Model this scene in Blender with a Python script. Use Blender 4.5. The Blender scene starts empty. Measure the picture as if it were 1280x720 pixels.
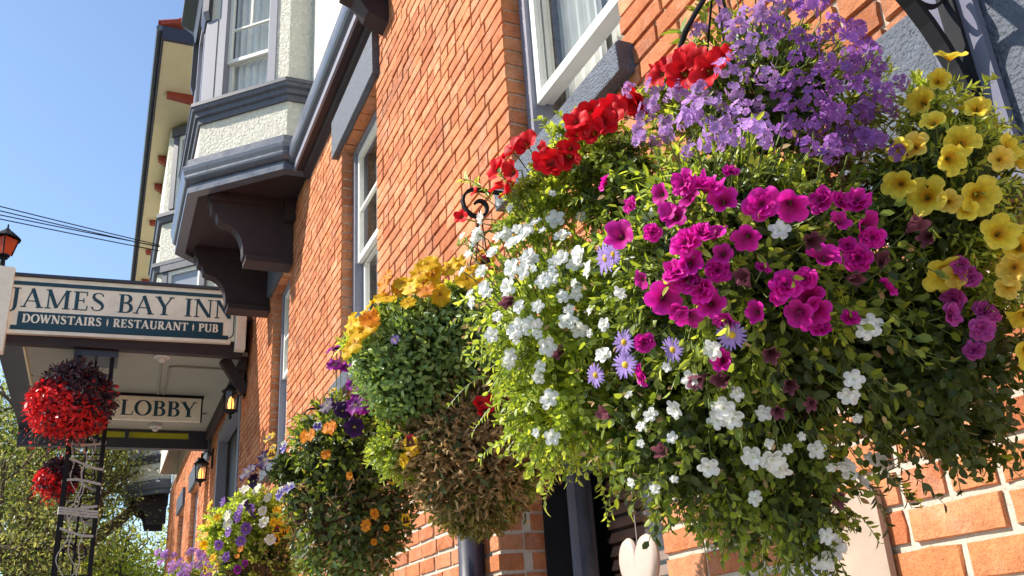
import bpy, math, random
import numpy as np
from mathutils import Vector, Matrix
random.seed(7)
rng = np.random.default_rng(7)
sc = bpy.context.scene
COL = sc.collection

# ------------------------------------------------------------------ camera, sky, sun, exposure
# wall plane is Y = 0 (street side +Y), X runs away along the street, camera height is Z = 0
FPX = 1137.52
CAMP = np.array([0.0, 1.42, 0.0])
RX = np.array([-0.39345, 0.36376, 0.84432]); RX /= np.linalg.norm(RX)
RZ = np.array([-0.0610, -0.9271, 0.3709]); RZ -= RX * (RX @ RZ); RZ /= np.linalg.norm(RZ)
RY = np.cross(RZ, RX)
ROT = np.array([RX, RY, RZ])
cam_d = bpy.data.cameras.new('camera'); cam = bpy.data.objects.new('camera', cam_d); COL.objects.link(cam)
right, up, back = ROT @ [1, 0, 0], ROT @ [0, -1, 0], ROT @ [0, 0, -1]
cam.matrix_world = Matrix(((right[0], up[0], back[0], CAMP[0]), (right[1], up[1], back[1], CAMP[1]),
                           (right[2], up[2], back[2], CAMP[2]), (0, 0, 0, 1)))
cam_d.sensor_width = 36; cam_d.lens = FPX / 1280 * 36; cam_d.clip_start = 0.05; cam_d.clip_end = 600
sc.camera = cam
SUN = np.array([0.43, 1.0, 0.91]); SUN /= np.linalg.norm(SUN)      # towards the sun
SUN_EL = math.asin(SUN[2]); SUN_ROT = math.atan2(SUN[0], SUN[1])
world = bpy.data.worlds.new('World'); sc.world = world; world.use_nodes = True
wn = world.node_tree
sky = wn.nodes.new('ShaderNodeTexSky'); sky.sky_type = 'NISHITA'; sky.sun_disc = False
sky.sun_elevation = SUN_EL; sky.sun_rotation = SUN_ROT; sky.air_density = 1.0; sky.dust_density = 0.3; sky.ozone_density = 2.0
wn.links.new(sky.outputs[0], wn.nodes['Background'].inputs[0]); wn.nodes['Background'].inputs[1].default_value = 0.134
sun_d = bpy.data.lights.new('sun', 'SUN'); sun_d.energy = 4.5; sun_d.angle = math.radians(0.53); sun_d.color = (1.0, 0.93, 0.82)
sun = bpy.data.objects.new('sun', sun_d); COL.objects.link(sun)
sun.rotation_euler = Vector(SUN).to_track_quat('Z', 'Y').to_euler(); sun.location = (5, 10, 12)
sc.view_settings.view_transform = 'Standard'; sc.view_settings.look = 'None'
sc.view_settings.exposure = 0.84; sc.view_settings.gamma = 1.0

# ------------------------------------------------------------------ helpers
def at(x, y, zc):                     # point of the photograph at a distance along the view axis
    return CAMP + ROT @ np.array([(x - 640) / FPX * zc, (y - 360) / FPX * zc, zc])
def rayd(x, y):
    r = ROT @ np.array([x - 640, y - 360, FPX]); return r / np.linalg.norm(r)
def proj(P):
    c = ROT.T @ (np.asarray(P, float) - CAMP); return 640 + FPX * c[0] / c[2], 360 + FPX * c[1] / c[2], c[2]
def norm(v): v = np.asarray(v, float); return v / (np.linalg.norm(v) + 1e-12)

class MB:
    def __init__(s): s.v = []; s.f = []; s.m = []
    def add(s, vs, fs, m=0):
        o = len(s.v); s.v += [tuple(map(float, p)) for p in vs]
        s.f += [tuple(i + o for i in f) for f in fs]; s.m += [m] * len(fs); return s
    def box(s, x0, x1, y0, y1, z0, z1, m=0):
        return s.add([(x0,y0,z0),(x1,y0,z0),(x1,y1,z0),(x0,y1,z0),(x0,y0,z1),(x1,y0,z1),(x1,y1,z1),(x0,y1,z1)],
                     [(0,3,2,1),(4,5,6,7),(0,1,5,4),(1,2,6,5),(2,3,7,6),(3,0,4,7)], m)
    def bar(s, a, b, w, h, upv=(0, 0, 1), m=0):      # rectangular bar between two points
        a = np.array(a, float); b = np.array(b, float); t = norm(b - a); sd = norm(np.cross(t, upv)); u = np.cross(sd, t)
        vs = [p + sd * i * w / 2 + u * j * h / 2 for p in (a, b) for i, j in ((-1,-1),(1,-1),(1,1),(-1,1))]
        return s.add(vs, [(0,1,2,3)[::-1],(4,5,6,7),(0,1,5,4),(1,2,6,5),(2,3,7,6),(3,0,4,7)], m)
    def tube(s, pts, r, n=8, m=0, flat=None):        # swept tube; flat=(w,h,side) makes a flat bar
        pts = [np.array(p, float) for p in pts]; k = len(pts)
        rs = r if hasattr(r, '__len__') else [r] * k
        o = len(s.v); ref = np.array((0.13, 0.21, 0.97)); vs = []
        t0 = norm(pts[1] - pts[0])
        if abs(t0 @ ref) > 0.9: ref = np.array((1.0, 0.1, 0.0))
        sd = norm(np.cross(t0, ref))
        for i in range(k):
            t = norm(pts[min(i + 1, k - 1)] - pts[max(i - 1, 0)])
            sd = norm(sd - t * (sd @ t)); u = np.cross(t, sd)
            for j in range(n):
                a = 2 * math.pi * j / n; vs.append(pts[i] + (sd * math.cos(a) + u * math.sin(a)) * rs[i])
        fs = [(i*n+j, i*n+(j+1)%n, (i+1)*n+(j+1)%n, (i+1)*n+j) for i in range(k-1) for j in range(n)]
        fs += [tuple(range(n))[::-1], tuple(range((k-1)*n, k*n))]
        return s.add(vs, fs, m)
    def ribbon(s, pts, side, w, th, m=0):            # flat iron bar following pts; width along 'side'
        pts = [np.array(p, float) for p in pts]; k = len(pts); side = norm(side); vs = []
        for i in range(k):
            t = norm(pts[min(i+1,k-1)] - pts[max(i-1,0)]); n = norm(np.cross(t, side))
            vs += [pts[i] - side*w/2 - n*th/2, pts[i] + side*w/2 - n*th/2, pts[i] + side*w/2 + n*th/2, pts[i] - side*w/2 + n*th/2]
        fs = [(i*4+j, i*4+(j+1)%4, i*4+4+(j+1)%4, i*4+4+j) for i in range(k-1) for j in range(4)] + [(3,2,1,0), tuple(range(4*k-4, 4*k))]
        return s.add(vs, fs, m)
    def lathe(s, c, prof, n=24, m=0, axis=None):
        c = np.array(c, float); vs = []; k = len(prof)
        for r, z in prof:
            for j in range(n):
                a = 2*math.pi*j/n; vs.append(c + np.array((r*math.cos(a), r*math.sin(a), z)))
        fs = [(i*n+j, i*n+(j+1)%n, (i+1)*n+(j+1)%n, (i+1)*n+j) for i in range(k-1) for j in range(n)]
        return s.add(vs, fs, m)
    def prism(s, poly, x0, x1, m=0):                 # polygon in (y,z) extruded along x
        n = len(poly)
        vs = [(x0, y, z) for y, z in poly] + [(x1, y, z) for y, z in poly]
        return s.add(vs, [tuple(range(n))[::-1], tuple(range(n, 2*n))] + [(i, (i+1)%n, n+(i+1)%n, n+i) for i in range(n)], m)
    def sweep(s, prof, path, m=0, cap=True):         # profile (out,z) swept along plan path (x,y), mitred
        path = [np.array(p, float) for p in path]; k = len(path); n = len(prof); vs = []
        nr = []
        for i in range(k-1):
            d = norm(path[i+1] - path[i]); nr.append(np.array((-d[1], d[0])))
        for i in range(k):
            a = nr[max(i-1, 0)]; b = nr[min(i, k-2)]; mm = a + b; mm = mm / (mm @ a) if abs(mm @ a) > 1e-6 else a
            if i in (0, k-1): mm = a if i else b
            for o_, z in prof: q = path[i] + mm * o_; vs.append((q[0], q[1], z))
        fs = [(i*n+j, (i+1)*n+j, (i+1)*n+(j+1)%n, i*n+(j+1)%n) for i in range(k-1) for j in range(n)]
        if cap: fs += [tuple(range(n)), tuple(range((k-1)*n, k*n))[::-1]]
        return s.add(vs, fs, m)
    def build(s, name, mats, parent=None, smooth=False, loc=None):
        me = bpy.data.meshes.new(name); me.from_pydata(s.v, [], s.f)
        for mt in (mats if isinstance(mats, (list, tuple)) else [mats]): me.materials.append(mt)
        if any(s.m): me.polygons.foreach_set('material_index', s.m)
        if smooth: me.polygons.foreach_set('use_smooth', [True] * len(me.polygons))
        me.update()
        return link(name, me, parent, loc)

def link(name, data, parent=None, loc=None):
    o = bpy.data.objects.new(name, data); COL.objects.link(o)
    if loc is not None: o.location = loc
    if parent is not None:
        o.parent = parent
        base = ABS.get(parent.name)
        if base is not None and loc is None: o.location = -base
        ABS[o.name] = np.zeros(3)
    return o
ABS = {}      # world position of every empty, so parts may be written in world coordinates
def tag(o, label, cat, group=None):
    o['label'] = label; o['category'] = cat
    if group: o['group'] = group
    return o
def thing(name, loc, label, cat, group=None):
    o = bpy.data.objects.new(name, None); COL.objects.link(o); o.location = loc; o.empty_display_size = 0.1
    ABS[o.name] = np.array(loc, float); return tag(o, label, cat, group)
def stuff(o): o['kind'] = 'stuff'; return o
def struct(o): o['kind'] = 'structure'; return o

# ------------------------------------------------------------------ materials
def mat(name, col, rough=0.6, spec=0.4, metal=0.0, var=0.0, vscale=8.0, bump=0.0, bscale=60.0, bdist=0.004, detail=4, alt=None):
    m = bpy.data.materials.new(name); m.use_nodes = True; nt = m.node_tree; b = nt.nodes['Principled BSDF']
    b.inputs['Roughness'].default_value = rough; b.inputs['Metallic'].default_value = metal
    b.inputs['Specular IOR Level'].default_value = spec; b.inputs['Base Color'].default_value = (*col, 1)
    tc = nt.nodes.new('ShaderNodeTexCoord')
    geo = nt.nodes.new('ShaderNodeNewGeometry')
    if var > 0 or alt:
        n = nt.nodes.new('ShaderNodeTexNoise'); n.inputs['Scale'].default_value = vscale; n.inputs['Detail'].default_value = 6; n.inputs['Roughness'].default_value = 0.65
        nt.links.new(geo.outputs['Position'], n.inputs['Vector'])
        r = nt.nodes.new('ShaderNodeValToRGB'); r.color_ramp.elements[0].position = 0.3; r.color_ramp.elements[1].position = 0.72
        a = alt or tuple(c * (1 - var) for c in col); r.color_ramp.elements[0].color = (*a, 1)
        r.color_ramp.elements[1].color = (*(tuple(min(1, c * (1 + var * .6)) for c in col)), 1)
        nt.links.new(n.outputs[0], r.inputs[0]); nt.links.new(r.outputs[0], b.inputs['Base Color'])
        mr = nt.nodes.new('ShaderNodeMapRange'); mr.inputs[3].default_value = max(0, rough - .12); mr.inputs[4].default_value = min(1, rough + .15)
        nt.links.new(n.outputs[0], mr.inputs[0]); nt.links.new(mr.outputs[0], b.inputs['Roughness'])
    if bump > 0:
        n2 = nt.nodes.new('ShaderNodeTexNoise'); n2.inputs['Scale'].default_value = bscale; n2.inputs['Detail'].default_value = detail
        nt.links.new(geo.outputs['Position'], n2.inputs['Vector'])
        bp = nt.nodes.new('ShaderNodeBump'); bp.inputs['Strength'].default_value = bump; bp.inputs['Distance'].default_value = bdist
        nt.links.new(n2.outputs[0], bp.inputs['Height']); nt.links.new(bp.outputs[0], b.inputs['Normal'])
    return m

def brick_mat():
    m = bpy.data.materials.new('fired_brick'); m.use_nodes = True; nt = m.node_tree; b = nt.nodes['Principled BSDF']; L = nt.links.new
    geo = nt.nodes.new('ShaderNodeNewGeometry'); oi = nt.nodes.new('ShaderNodeObjectInfo')
    ad = nt.nodes.new('ShaderNodeMath'); ad.operation = 'ADD'; L(geo.outputs['Random Per Island'], ad.inputs[0]); L(oi.outputs['Random'], ad.inputs[1])
    fr = nt.nodes.new('ShaderNodeMath'); fr.operation = 'FRACT'; L(ad.outputs[0], fr.inputs[0])
    r = nt.nodes.new('ShaderNodeValToRGB'); cr = r.color_ramp
    cr.elements[0].position = 0; cr.elements[0].color = (0.50, 0.165, 0.072, 1); cr.elements[1].position = 1; cr.elements[1].color = (0.69, 0.310, 0.155, 1)
    e = cr.elements.new(0.35); e.color = (0.62, 0.235, 0.100, 1); e = cr.elements.new(0.75); e.color = (0.66, 0.262, 0.118, 1)
    L(fr.outputs[0], r.inputs[0])
    n = nt.nodes.new('ShaderNodeTexNoise'); n.inputs['Scale'].default_value = 22; n.inputs['Detail'].default_value = 8; n.inputs['Roughness'].default_value = .7; L(geo.outputs['Position'], n.inputs['Vector'])
    r2 = nt.nodes.new('ShaderNodeValToRGB'); r2.color_ramp.elements[0].position = .35; r2.color_ramp.elements[0].color = (0.72, .68, .66, 1); r2.color_ramp.elements[1].position = .7; r2.color_ramp.elements[1].color = (1.12, 1.1, 1.05, 1)
    L(n.outputs[0], r2.inputs[0])
    mx = nt.nodes.new('ShaderNodeMix'); mx.data_type = 'RGBA'; mx.blend_type = 'MULTIPLY'; mx.inputs[0].default_value = 1; L(r.outputs[0], mx.inputs[6]); L(r2.outputs[0], mx.inputs[7])
    # pale lime bloom and dark pits
    n3 = nt.nodes.new('ShaderNodeTexNoise'); n3.inputs['Scale'].default_value = 5; n3.inputs['Detail'].default_value = 9; n3.inputs['Roughness'].default_value = .75; L(geo.outputs['Position'], n3.inputs['Vector'])
    r3 = nt.nodes.new('ShaderNodeValToRGB'); r3.color_ramp.elements[0].position = .50; r3.color_ramp.elements[0].color = (0,0,0,1); r3.color_ramp.elements[1].position = .8; r3.color_ramp.elements[1].color = (.55,.55,.55,1)
    L(n3.outputs[0], r3.inputs[0])
    mx2 = nt.nodes.new('ShaderNodeMix'); mx2.data_type = 'RGBA'; L(r3.outputs[0], mx2.inputs[0]); L(mx.outputs[2], mx2.inputs[6]); mx2.inputs[7].default_value = (.70, .52, .40, 1)
    v = nt.nodes.new('ShaderNodeTexVoronoi'); v.inputs['Scale'].default_value = 190; L(geo.outputs['Position'], v.inputs['Vector'])
    r4 = nt.nodes.new('ShaderNodeValToRGB'); r4.color_ramp.elements[0].position = .12; r4.color_ramp.elements[0].color = (.38,.36,.36,1); r4.color_ramp.elements[1].position = .30; r4.color_ramp.elements[1].color = (1,1,1,1); L(v.outputs['Distance'], r4.inputs[0])
    mx3 = nt.nodes.new('ShaderNodeMix'); mx3.data_type = 'RGBA'; mx3.blend_type = 'MULTIPLY'; mx3.inputs[0].default_value = .8; L(mx2.outputs[2], mx3.inputs[6]); L(r4.outputs[0], mx3.inputs[7])
    n5 = nt.nodes.new('ShaderNodeTexNoise'); n5.inputs['Scale'].default_value = 1.3; n5.inputs['Detail'].default_value = 7; n5.inputs['Roughness'].default_value = .7; L(geo.outputs['Position'], n5.inputs['Vector'])
    r5 = nt.nodes.new('ShaderNodeValToRGB'); r5.color_ramp.elements[0].position = .36; r5.color_ramp.elements[0].color = (.70,.66,.64,1); r5.color_ramp.elements[1].position = .6; r5.color_ramp.elements[1].color = (1.08,1.06,1.04,1); L(n5.outputs[0], r5.inputs[0])
    mx4 = nt.nodes.new('ShaderNodeMix'); mx4.data_type = 'RGBA'; mx4.blend_type = 'MULTIPLY'; mx4.inputs[0].default_value = 1; L(mx3.outputs[2], mx4.inputs[6]); L(r5.outputs[0], mx4.inputs[7])
    L(mx4.outputs[2], b.inputs['Base Color']); b.inputs['Roughness'].default_value = .85; b.inputs['Specular IOR Level'].default_value = .25
    n4 = nt.nodes.new('ShaderNodeTexNoise'); n4.inputs['Scale'].default_value = 70; n4.inputs['Detail'].default_value = 8; n4.inputs['Roughness'].default_value = .7; L(geo.outputs['Position'], n4.inputs['Vector'])
    bp = nt.nodes.new('ShaderNodeBump'); bp.inputs['Strength'].default_value = .9; bp.inputs['Distance'].default_value = .007; L(n4.outputs[0], bp.inputs['Height']); L(bp.outputs[0], b.inputs['Normal'])
    return m

def leaf_mat(name, c1, c2, trans=0.42, rough=0.42, spec=0.45, tcol=None):
    m = bpy.data.materials.new(name); m.use_nodes = True; nt = m.node_tree; b = nt.nodes['Principled BSDF']; L = nt.links.new
    geo = nt.nodes.new('ShaderNodeNewGeometry')
    r = nt.nodes.new('ShaderNodeValToRGB'); r.color_ramp.elements[0].color = (*c1, 1); r.color_ramp.elements[1].color = (*c2, 1)
    L(geo.outputs['Random Per Island'], r.inputs[0]); L(r.outputs[0], b.inputs['Base Color'])
    b.inputs['Roughness'].default_value = rough; b.inputs['Specular IOR Level'].default_value = spec
    tr = nt.nodes.new('ShaderNodeBsdfTranslucent'); mx = nt.nodes.new('ShaderNodeMixShader'); mx.inputs[0].default_value = trans
    g = nt.nodes.new('ShaderNodeMix'); g.data_type = 'RGBA'; g.blend_type = 'MULTIPLY'; g.inputs[0].default_value = 1; L(r.outputs[0], g.inputs[6])
    g.inputs[7].default_value = (*(tcol or (2.1, 1.9, 0.9)), 1); L(g.outputs[2], tr.inputs[0])
    L(b.outputs[0], mx.inputs[1]); L(tr.outputs[0], mx.inputs[2]); L(mx.outputs[0], nt.nodes['Material Output'].inputs[0])
    return m

def petal_mat(name, stops, trans=0.4, rough=0.55, var=0.25):
    """stops: list of (tint, colour); tint is the 'tint' attribute, 0 at the throat and 1 at the rim"""
    m = bpy.data.materials.new(name); m.use_nodes = True; nt = m.node_tree; b = nt.nodes['Principled BSDF']; L = nt.links.new
    a = nt.nodes.new('ShaderNodeAttribute'); a.attribute_name = 'tint'
    r = nt.nodes.new('ShaderNodeValToRGB'); els = r.color_ramp.elements
    while len(els) > 1: els.remove(els[0])
    els[0].position = stops[0][0]; els[0].color = (*stops[0][1], 1)
    for p, c in stops[1:]: e = els.new(p); e.color = (*c, 1)
    L(a.outputs['Fac'], r.inputs[0])
    oi = nt.nodes.new('ShaderNodeObjectInfo'); mr = nt.nodes.new('ShaderNodeMapRange'); mr.inputs[3].default_value = 1 - var; mr.inputs[4].default_value = 1 + var * .5
    tc_ = nt.nodes.new('ShaderNodeTexCoord'); nz = nt.nodes.new('ShaderNodeTexNoise'); nz.inputs['Scale'].default_value = 130; nz.inputs['Detail'].default_value = 5; L(tc_.outputs['Object'], nz.inputs['Vector'])
    mr2 = nt.nodes.new('ShaderNodeMapRange'); mr2.inputs[1].default_value = .3; mr2.inputs[2].default_value = .7; mr2.inputs[3].default_value = -.22; mr2.inputs[4].default_value = .14; L(nz.outputs[0], mr2.inputs[0])
    sm = nt.nodes.new('ShaderNodeMath'); sm.operation = 'ADD'; L(oi.outputs['Random'], mr.inputs[0]); L(mr.outputs[0], sm.inputs[0]); L(mr2.outputs[0], sm.inputs[1])
    g = nt.nodes.new('ShaderNodeVectorMath'); g.operation = 'SCALE'; L(r.outputs[0], g.inputs[0]); L(sm.outputs[0], g.inputs['Scale'])
    L(g.outputs[0], b.inputs['Base Color']); b.inputs['Roughness'].default_value = rough; b.inputs['Specular IOR Level'].default_value = .25
    tr = nt.nodes.new('ShaderNodeBsdfTranslucent'); L(g.outputs[0], tr.inputs[0])
    mx = nt.nodes.new('ShaderNodeMixShader'); mx.inputs[0].default_value = trans
    L(b.outputs[0], mx.inputs[1]); L(tr.outputs[0], mx.inputs[2]); L(mx.outputs[0], nt.nodes['Material Output'].inputs[0])
    return m

def glass_mat(name='window_glass', tint=(.95, .96, .96)):
    m = bpy.data.materials.new(name); m.use_nodes = True; nt = m.node_tree; nt.nodes.remove(nt.nodes['Principled BSDF']); L = nt.links.new
    t = nt.nodes.new('ShaderNodeBsdfTransparent'); t.inputs[0].default_value = (*tint, 1)
    g = nt.nodes.new('ShaderNodeBsdfGlossy'); g.inputs['Roughness'].default_value = .03
    lw_ = nt.nodes.new('ShaderNodeLayerWeight'); lw_.inputs[0].default_value = .5
    p_ = nt.nodes.new('ShaderNodeMath'); p_.operation = 'POWER'; p_.inputs[1].default_value = 5.0; L(lw_.outputs['Facing'], p_.inputs[0])
    f = nt.nodes.new('ShaderNodeMapRange'); f.inputs[3].default_value = .04; f.inputs[4].default_value = .22; L(p_.outputs[0], f.inputs[0])
    mx = nt.nodes.new('ShaderNodeMixShader'); L(f.outputs[0], mx.inputs[0]); L(t.outputs[0], mx.inputs[1]); L(g.outputs[0], mx.inputs[2])
    L(mx.outputs[0], nt.nodes['Material Output'].inputs[0]); return m

def stucco_mat(name, col):
    m = mat(name, col, rough=.9, spec=.2, var=.10, vscale=14); nt = m.node_tree; b = nt.nodes['Principled BSDF']; L = nt.links.new
    geo = nt.nodes.new('ShaderNodeNewGeometry')
    n = nt.nodes.new('ShaderNodeTexNoise'); n.inputs['Scale'].default_value = 30; n.inputs['Detail'].default_value = 5; n.inputs['Roughness'].default_value = .6; n.inputs['Distortion'].default_value = .6; L(geo.outputs['Position'], n.inputs['Vector'])
    bp = nt.nodes.new('ShaderNodeBump'); bp.inputs['Strength'].default_value = .9; bp.inputs['Distance'].default_value = .045
    L(n.outputs[0], bp.inputs['Height']); L(bp.outputs[0], b.inputs['Normal']); return m

M = {}
M['brick'] = brick_mat()
M['mortar'] = mat('mortar', (.50, .40, .31), .95, .15, var=.5, vscale=25, bump=.8, bscale=90, bdist=.006)
def repoint(m):       # the foot of the wall has been repointed in paler lime
    nt = m.node_tree; L = nt.links.new; b = nt.nodes['Principled BSDF']; src = b.inputs['Base Color'].links[0].from_socket
    geo = nt.nodes.new('ShaderNodeNewGeometry'); sx_ = nt.nodes.new('ShaderNodeSeparateXYZ'); L(geo.outputs['Position'], sx_.inputs[0])
    n = nt.nodes.new('ShaderNodeTexNoise'); n.inputs['Scale'].default_value = 3; L(geo.outputs['Position'], n.inputs['Vector'])
    a = nt.nodes.new('ShaderNodeMath'); a.operation = 'ADD'; L(sx_.outputs[2], a.inputs[0]); L(n.outputs[0], a.inputs[1])
    mr = nt.nodes.new('ShaderNodeMapRange'); mr.inputs[1].default_value = 1.15; mr.inputs[2].default_value = 1.5; L(a.outputs[0], mr.inputs[0])
    mx = nt.nodes.new('ShaderNodeMix'); mx.data_type = 'RGBA'; L(mr.outputs[0], mx.inputs[0]); mx.inputs[6].default_value = (.52,.46,.385,1); L(src, mx.inputs[7]); L(mx.outputs[2], b.inputs['Base Color'])
repoint(M['mortar'])
M['stucco'] = stucco_mat('cream_stucco', (.80, .755, .65))
M['trim'] = mat('slate_blue_paint', (.085, .088, .115), .45, .4, var=.32, vscale=20, bump=.25, bscale=140, bdist=.002)
M['trim_dark'] = mat('navy_paint', (.035, .036, .055), .4, .5, var=.2, vscale=15)
M['stone_paint'] = mat('painted_rough_stone', (.092, .105, .135), .48, .38, var=.3, vscale=25, bump=1.0, bscale=110, bdist=.010, detail=5)
M['gutter'] = mat('gutter_paint', (.105, .118, .155), .3, .6, var=.18, vscale=9, bump=.25, bscale=25, bdist=.004)
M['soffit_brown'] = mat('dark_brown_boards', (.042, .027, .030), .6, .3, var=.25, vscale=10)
M['frame'] = mat('lavender_frame_paint', (.22, .22, .275), .5, .4, var=.1, vscale=20)
M['white'] = mat('white_sash_paint', (.80, .78, .72), .45, .4, var=.06, vscale=12)
M['glass'] = glass_mat()
M['curtain'] = mat('cream_curtain', (.84, .81, .75), .9, .1, var=.1, vscale=5)
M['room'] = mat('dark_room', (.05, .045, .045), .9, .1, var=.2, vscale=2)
M['plinth'] = mat('plinth_render', (.22, .21, .20), .9, .2, var=.2, vscale=6, bump=.4, bscale=50)
M['iron'] = mat('black_iron', (.012, .012, .015), .75, .22, var=.2, vscale=40, bump=.15, bscale=120, bdist=.001)
M['cream'] = mat('cream_sign_paint', (.94, .83, .68), .5, .35, var=.12, vscale=7)
M['teal'] = mat('dark_teal_paint', (.012, .055, .085), .45, .4, var=.15, vscale=20)
M['soffit_grey'] = mat('grey_green_boards', (.36, .355, .30), .7, .3, var=.08, vscale=3)
M['wing_soffit'] = mat('cream_soffit_boards', (.78, .68, .44), .7, .3, var=.06, vscale=3)
M['red_wood'] = mat('oxide_red_paint', (.36, .07, .05), .5, .4, var=.15, vscale=12)
M['roof_tile'] = mat('red_clay_tile', (.42, .075, .05), .55, .4, var=.3, vscale=14, bump=.3, bscale=40)
M['coir'] = mat('coir_liner', (.10, .06, .03), .95, .1, var=.5, vscale=30, bump=1, bscale=90, bdist=.01)
M['bark'] = mat('bark', (.12, .085, .06), .95, .1, var=.35, vscale=9, bump=.8, bscale=30, bdist=.02)
M['heart'] = mat('cream_ceramic', (.50, .40, .34), .5, .4, var=.06, vscale=30)
M['ribbon'] = mat('pale_ribbon', (.45, .42, .39), .6, .3, var=.1, vscale=30)
M['pave'] = mat('concrete_pavement', (.45, .43, .40), .9, .2, var=.18, vscale=3, bump=.3, bscale=60)
M['asphalt'] = mat('asphalt', (.05, .05, .052), .9, .25, var=.25, vscale=4, bump=.5, bscale=120)
M['grass'] = mat('verge_grass', (.06, .10, .025), .95, .1, var=.4, vscale=3, bump=.8, bscale=30, bdist=.03)
M['board_paint'] = mat('matt_slate_board', (.17, .17, .225), .95, .05, var=.1, vscale=20)
M['grey_plastic'] = mat('pale_plastic', (.6, .58, .55), .5, .4)
M['conduit'] = mat('painted_conduit', (.30, .29, .25), .5, .4, var=.1)

def emit_mat(name, col, strength):
    m = bpy.data.materials.new(name); m.use_nodes = True; b = m.node_tree.nodes['Principled BSDF']
    b.inputs['Base Color'].default_value = (*col, 1); b.inputs['Emission Color'].default_value = (*col, 1); b.inputs['Emission Strength'].default_value = strength
    b.inputs['Roughness'].default_value = .3; return m
M['amber'] = emit_mat('amber_lamp', (1.0, .42, .08), 1.6)
M['orange_glass'] = petal_mat('orange_lamp_glass', [(0, (.75, .11, .03)), (1, (.75, .11, .03))], .5, .25, 0)
M['yellow_panel'] = petal_mat('yellow_green_skylight', [(0, (.74, .72, .12)), (1, (.74, .72, .12))], .6, .3, 0)

# ------------------------------------------------------------------ ground
GZ = -1.65
struct(MB().add([(-300,-300,GZ-.16),(300,-300,GZ-.16),(300,300,GZ-.16),(-300,300,GZ-.16)], [(0,1,2,3)]).build('ground', M['grass']))
struct(MB().box(-12, 60, -.05, 3.4, GZ-.2, GZ).build('pavement', M['pave']))
struct(MB().box(-12, 60, 3.4, 3.55, GZ-.2, GZ+.003).build('kerb', M['plinth']))
struct(MB().add([(-40,3.55,GZ-.13),(120,3.55,GZ-.13),(120,12.5,GZ-.13),(-40,12.5,GZ-.13)], [(0,1,2,3)]).build('road', M['asphalt']))

# ------------------------------------------------------------------ the inn: brick wall with openings
inn = thing('brick_inn', (6.0, 0.0, GZ), 'orange red brick inn with slate blue window trim and stucco oriel above', 'building')
SOF = 4.19
OPEN = [(2.10, 3.02, 1.81, 3.69), (5.10, 6.09, 1.81, 3.69), (8.20, 9.15, 1.81, 3.69), (2.21, 3.38, -.60, .75),
        (11.35, 13.75, GZ, 3.25), (14.75, 15.40, -.4, 3.1), (16.45, 17.80, -.4, 3.1), (19.3, 20.6, -.4, 3.1)]
X0, X1, Z0 = -0.6, 24.0, -0.46
BRL, BRH, JT, BD = .2145, .0642, .0108, .105
def subtract(spans, a, b):
    out = []
    for s, e in spans:
        if b <= s or a >= e: out.append((s, e)); continue
        if a > s: out.append((s, a))
        if b < e: out.append((b, e))
    return out
rects = []            # (x0,x1,z0,z1,ybase)
ncourse = int((SOF - Z0) / (BRH + JT)) + 1
for c in range(ncourse):
    z = Z0 + c * (BRH + JT) + JT / 2; zc = z + BRH / 2
    if z + BRH > SOF + .02: break
    spans = [(X0, X1)]
    for a, b, z0, z1 in OPEN:
        if z0 < zc < z1: spans = subtract(spans, a, b)
    for s, e in spans:
        pitch = BRL + JT; off = (c % 2) * pitch / 2 + (.31 * pitch if c % 6 == 0 else 0)
        k = math.floor((s - off) / pitch); x = k * pitch + off; run = []
        while x < e:
            if c % 6 == 3:                      # a header course now and then
                parts = [(x, x + pitch / 2 - JT), (x + pitch / 2, x + pitch - JT)]
            else: parts = [(x, x + BRL)]
            for a, b in parts:
                a = max(a, s); b = min(b, e)
                if b - a > .002: run.append([a, b])
            x += pitch
        if len(run) > 1 and run[0][1] - run[0][0] < .075: run[1][0] = run[0][0]; run.pop(0)
        if len(run) > 1 and run[-1][1] - run[-1][0] < .075: run[-2][1] = run[-1][1]; run.pop()
        if run: run[0][0] = s; run[-1][1] = e
        g_ = .0022 if z < .78 else 0.0                     # wider repointed joints at the foot of the wall
        rects += [(a + g_, b - g_, z + g_, z + BRH - g_) for a, b in run]
def brick_shape(w, h, seed, jit=.0045):
    r = np.random.default_rng(seed); n = 10
    per = [(-.5,-.5),(-.16,-.5),(.17,-.5),(.5,-.5),(.5,.02),(.5,.5),(.15,.5),(-.18,.5),(-.5,.5),(-.5,-.02)]
    vs = []
    for px, pz in per: vs.append((px * w, -BD, pz * h))
    for px, pz in per: vs.append((px * w + r.uniform(-jit, jit*.4) * np.sign(px) , -.004 + (r.uniform(-.009, -.002) if r.random() < .22 else r.uniform(-.002, .002)), pz * h + r.uniform(-jit, jit*.3) * np.sign(pz)))
    for px, pz in per: vs.append((px * (w - .006), r.uniform(-.0016, .0012), pz * (h - .006)))
    vs.append((r.uniform(-.3,.3)*w, r.uniform(-.001, .0025), 0))
    fs = []
    for i in range(n):
        j = (i + 1) % n
        fs += [(i, j, n+j, n+i), (n+i, n+j, 2*n+j, 2*n+i), (2*n+i, 2*n+j, 3*n)]
    return vs, fs
MASK = [(690,400,140),(740,190,70),(860,120,70),(960,110,130),(920,380,240),(850,540,140),(960,610,130),(1180,240,130),(1130,440,160),(560,480,120),(590,600,90),(430,610,100),(1200,500,80),(320,670,80)]
def score(rc):
    x0, x1, z0, z1 = rc
    if x1 < .3: return 0
    c = proj(((x0+x1)/2, 0, (z0+z1)/2)); a = proj((x0, 0, z0)); b = proj((x1, 0, z1))
    if not (-5 < c[0] < 1285 and -5 < c[1] < 725): return 0
    if any((c[0]-mx)**2 + (c[1]-my)**2 < mr*mr for mx, my, mr in MASK): return 0
    return abs(a[0]-b[0]) * (z1-z0) * FPX / c[2]
order = sorted(range(len(rects)), key=lambda i: -score(rects[i]))
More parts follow.
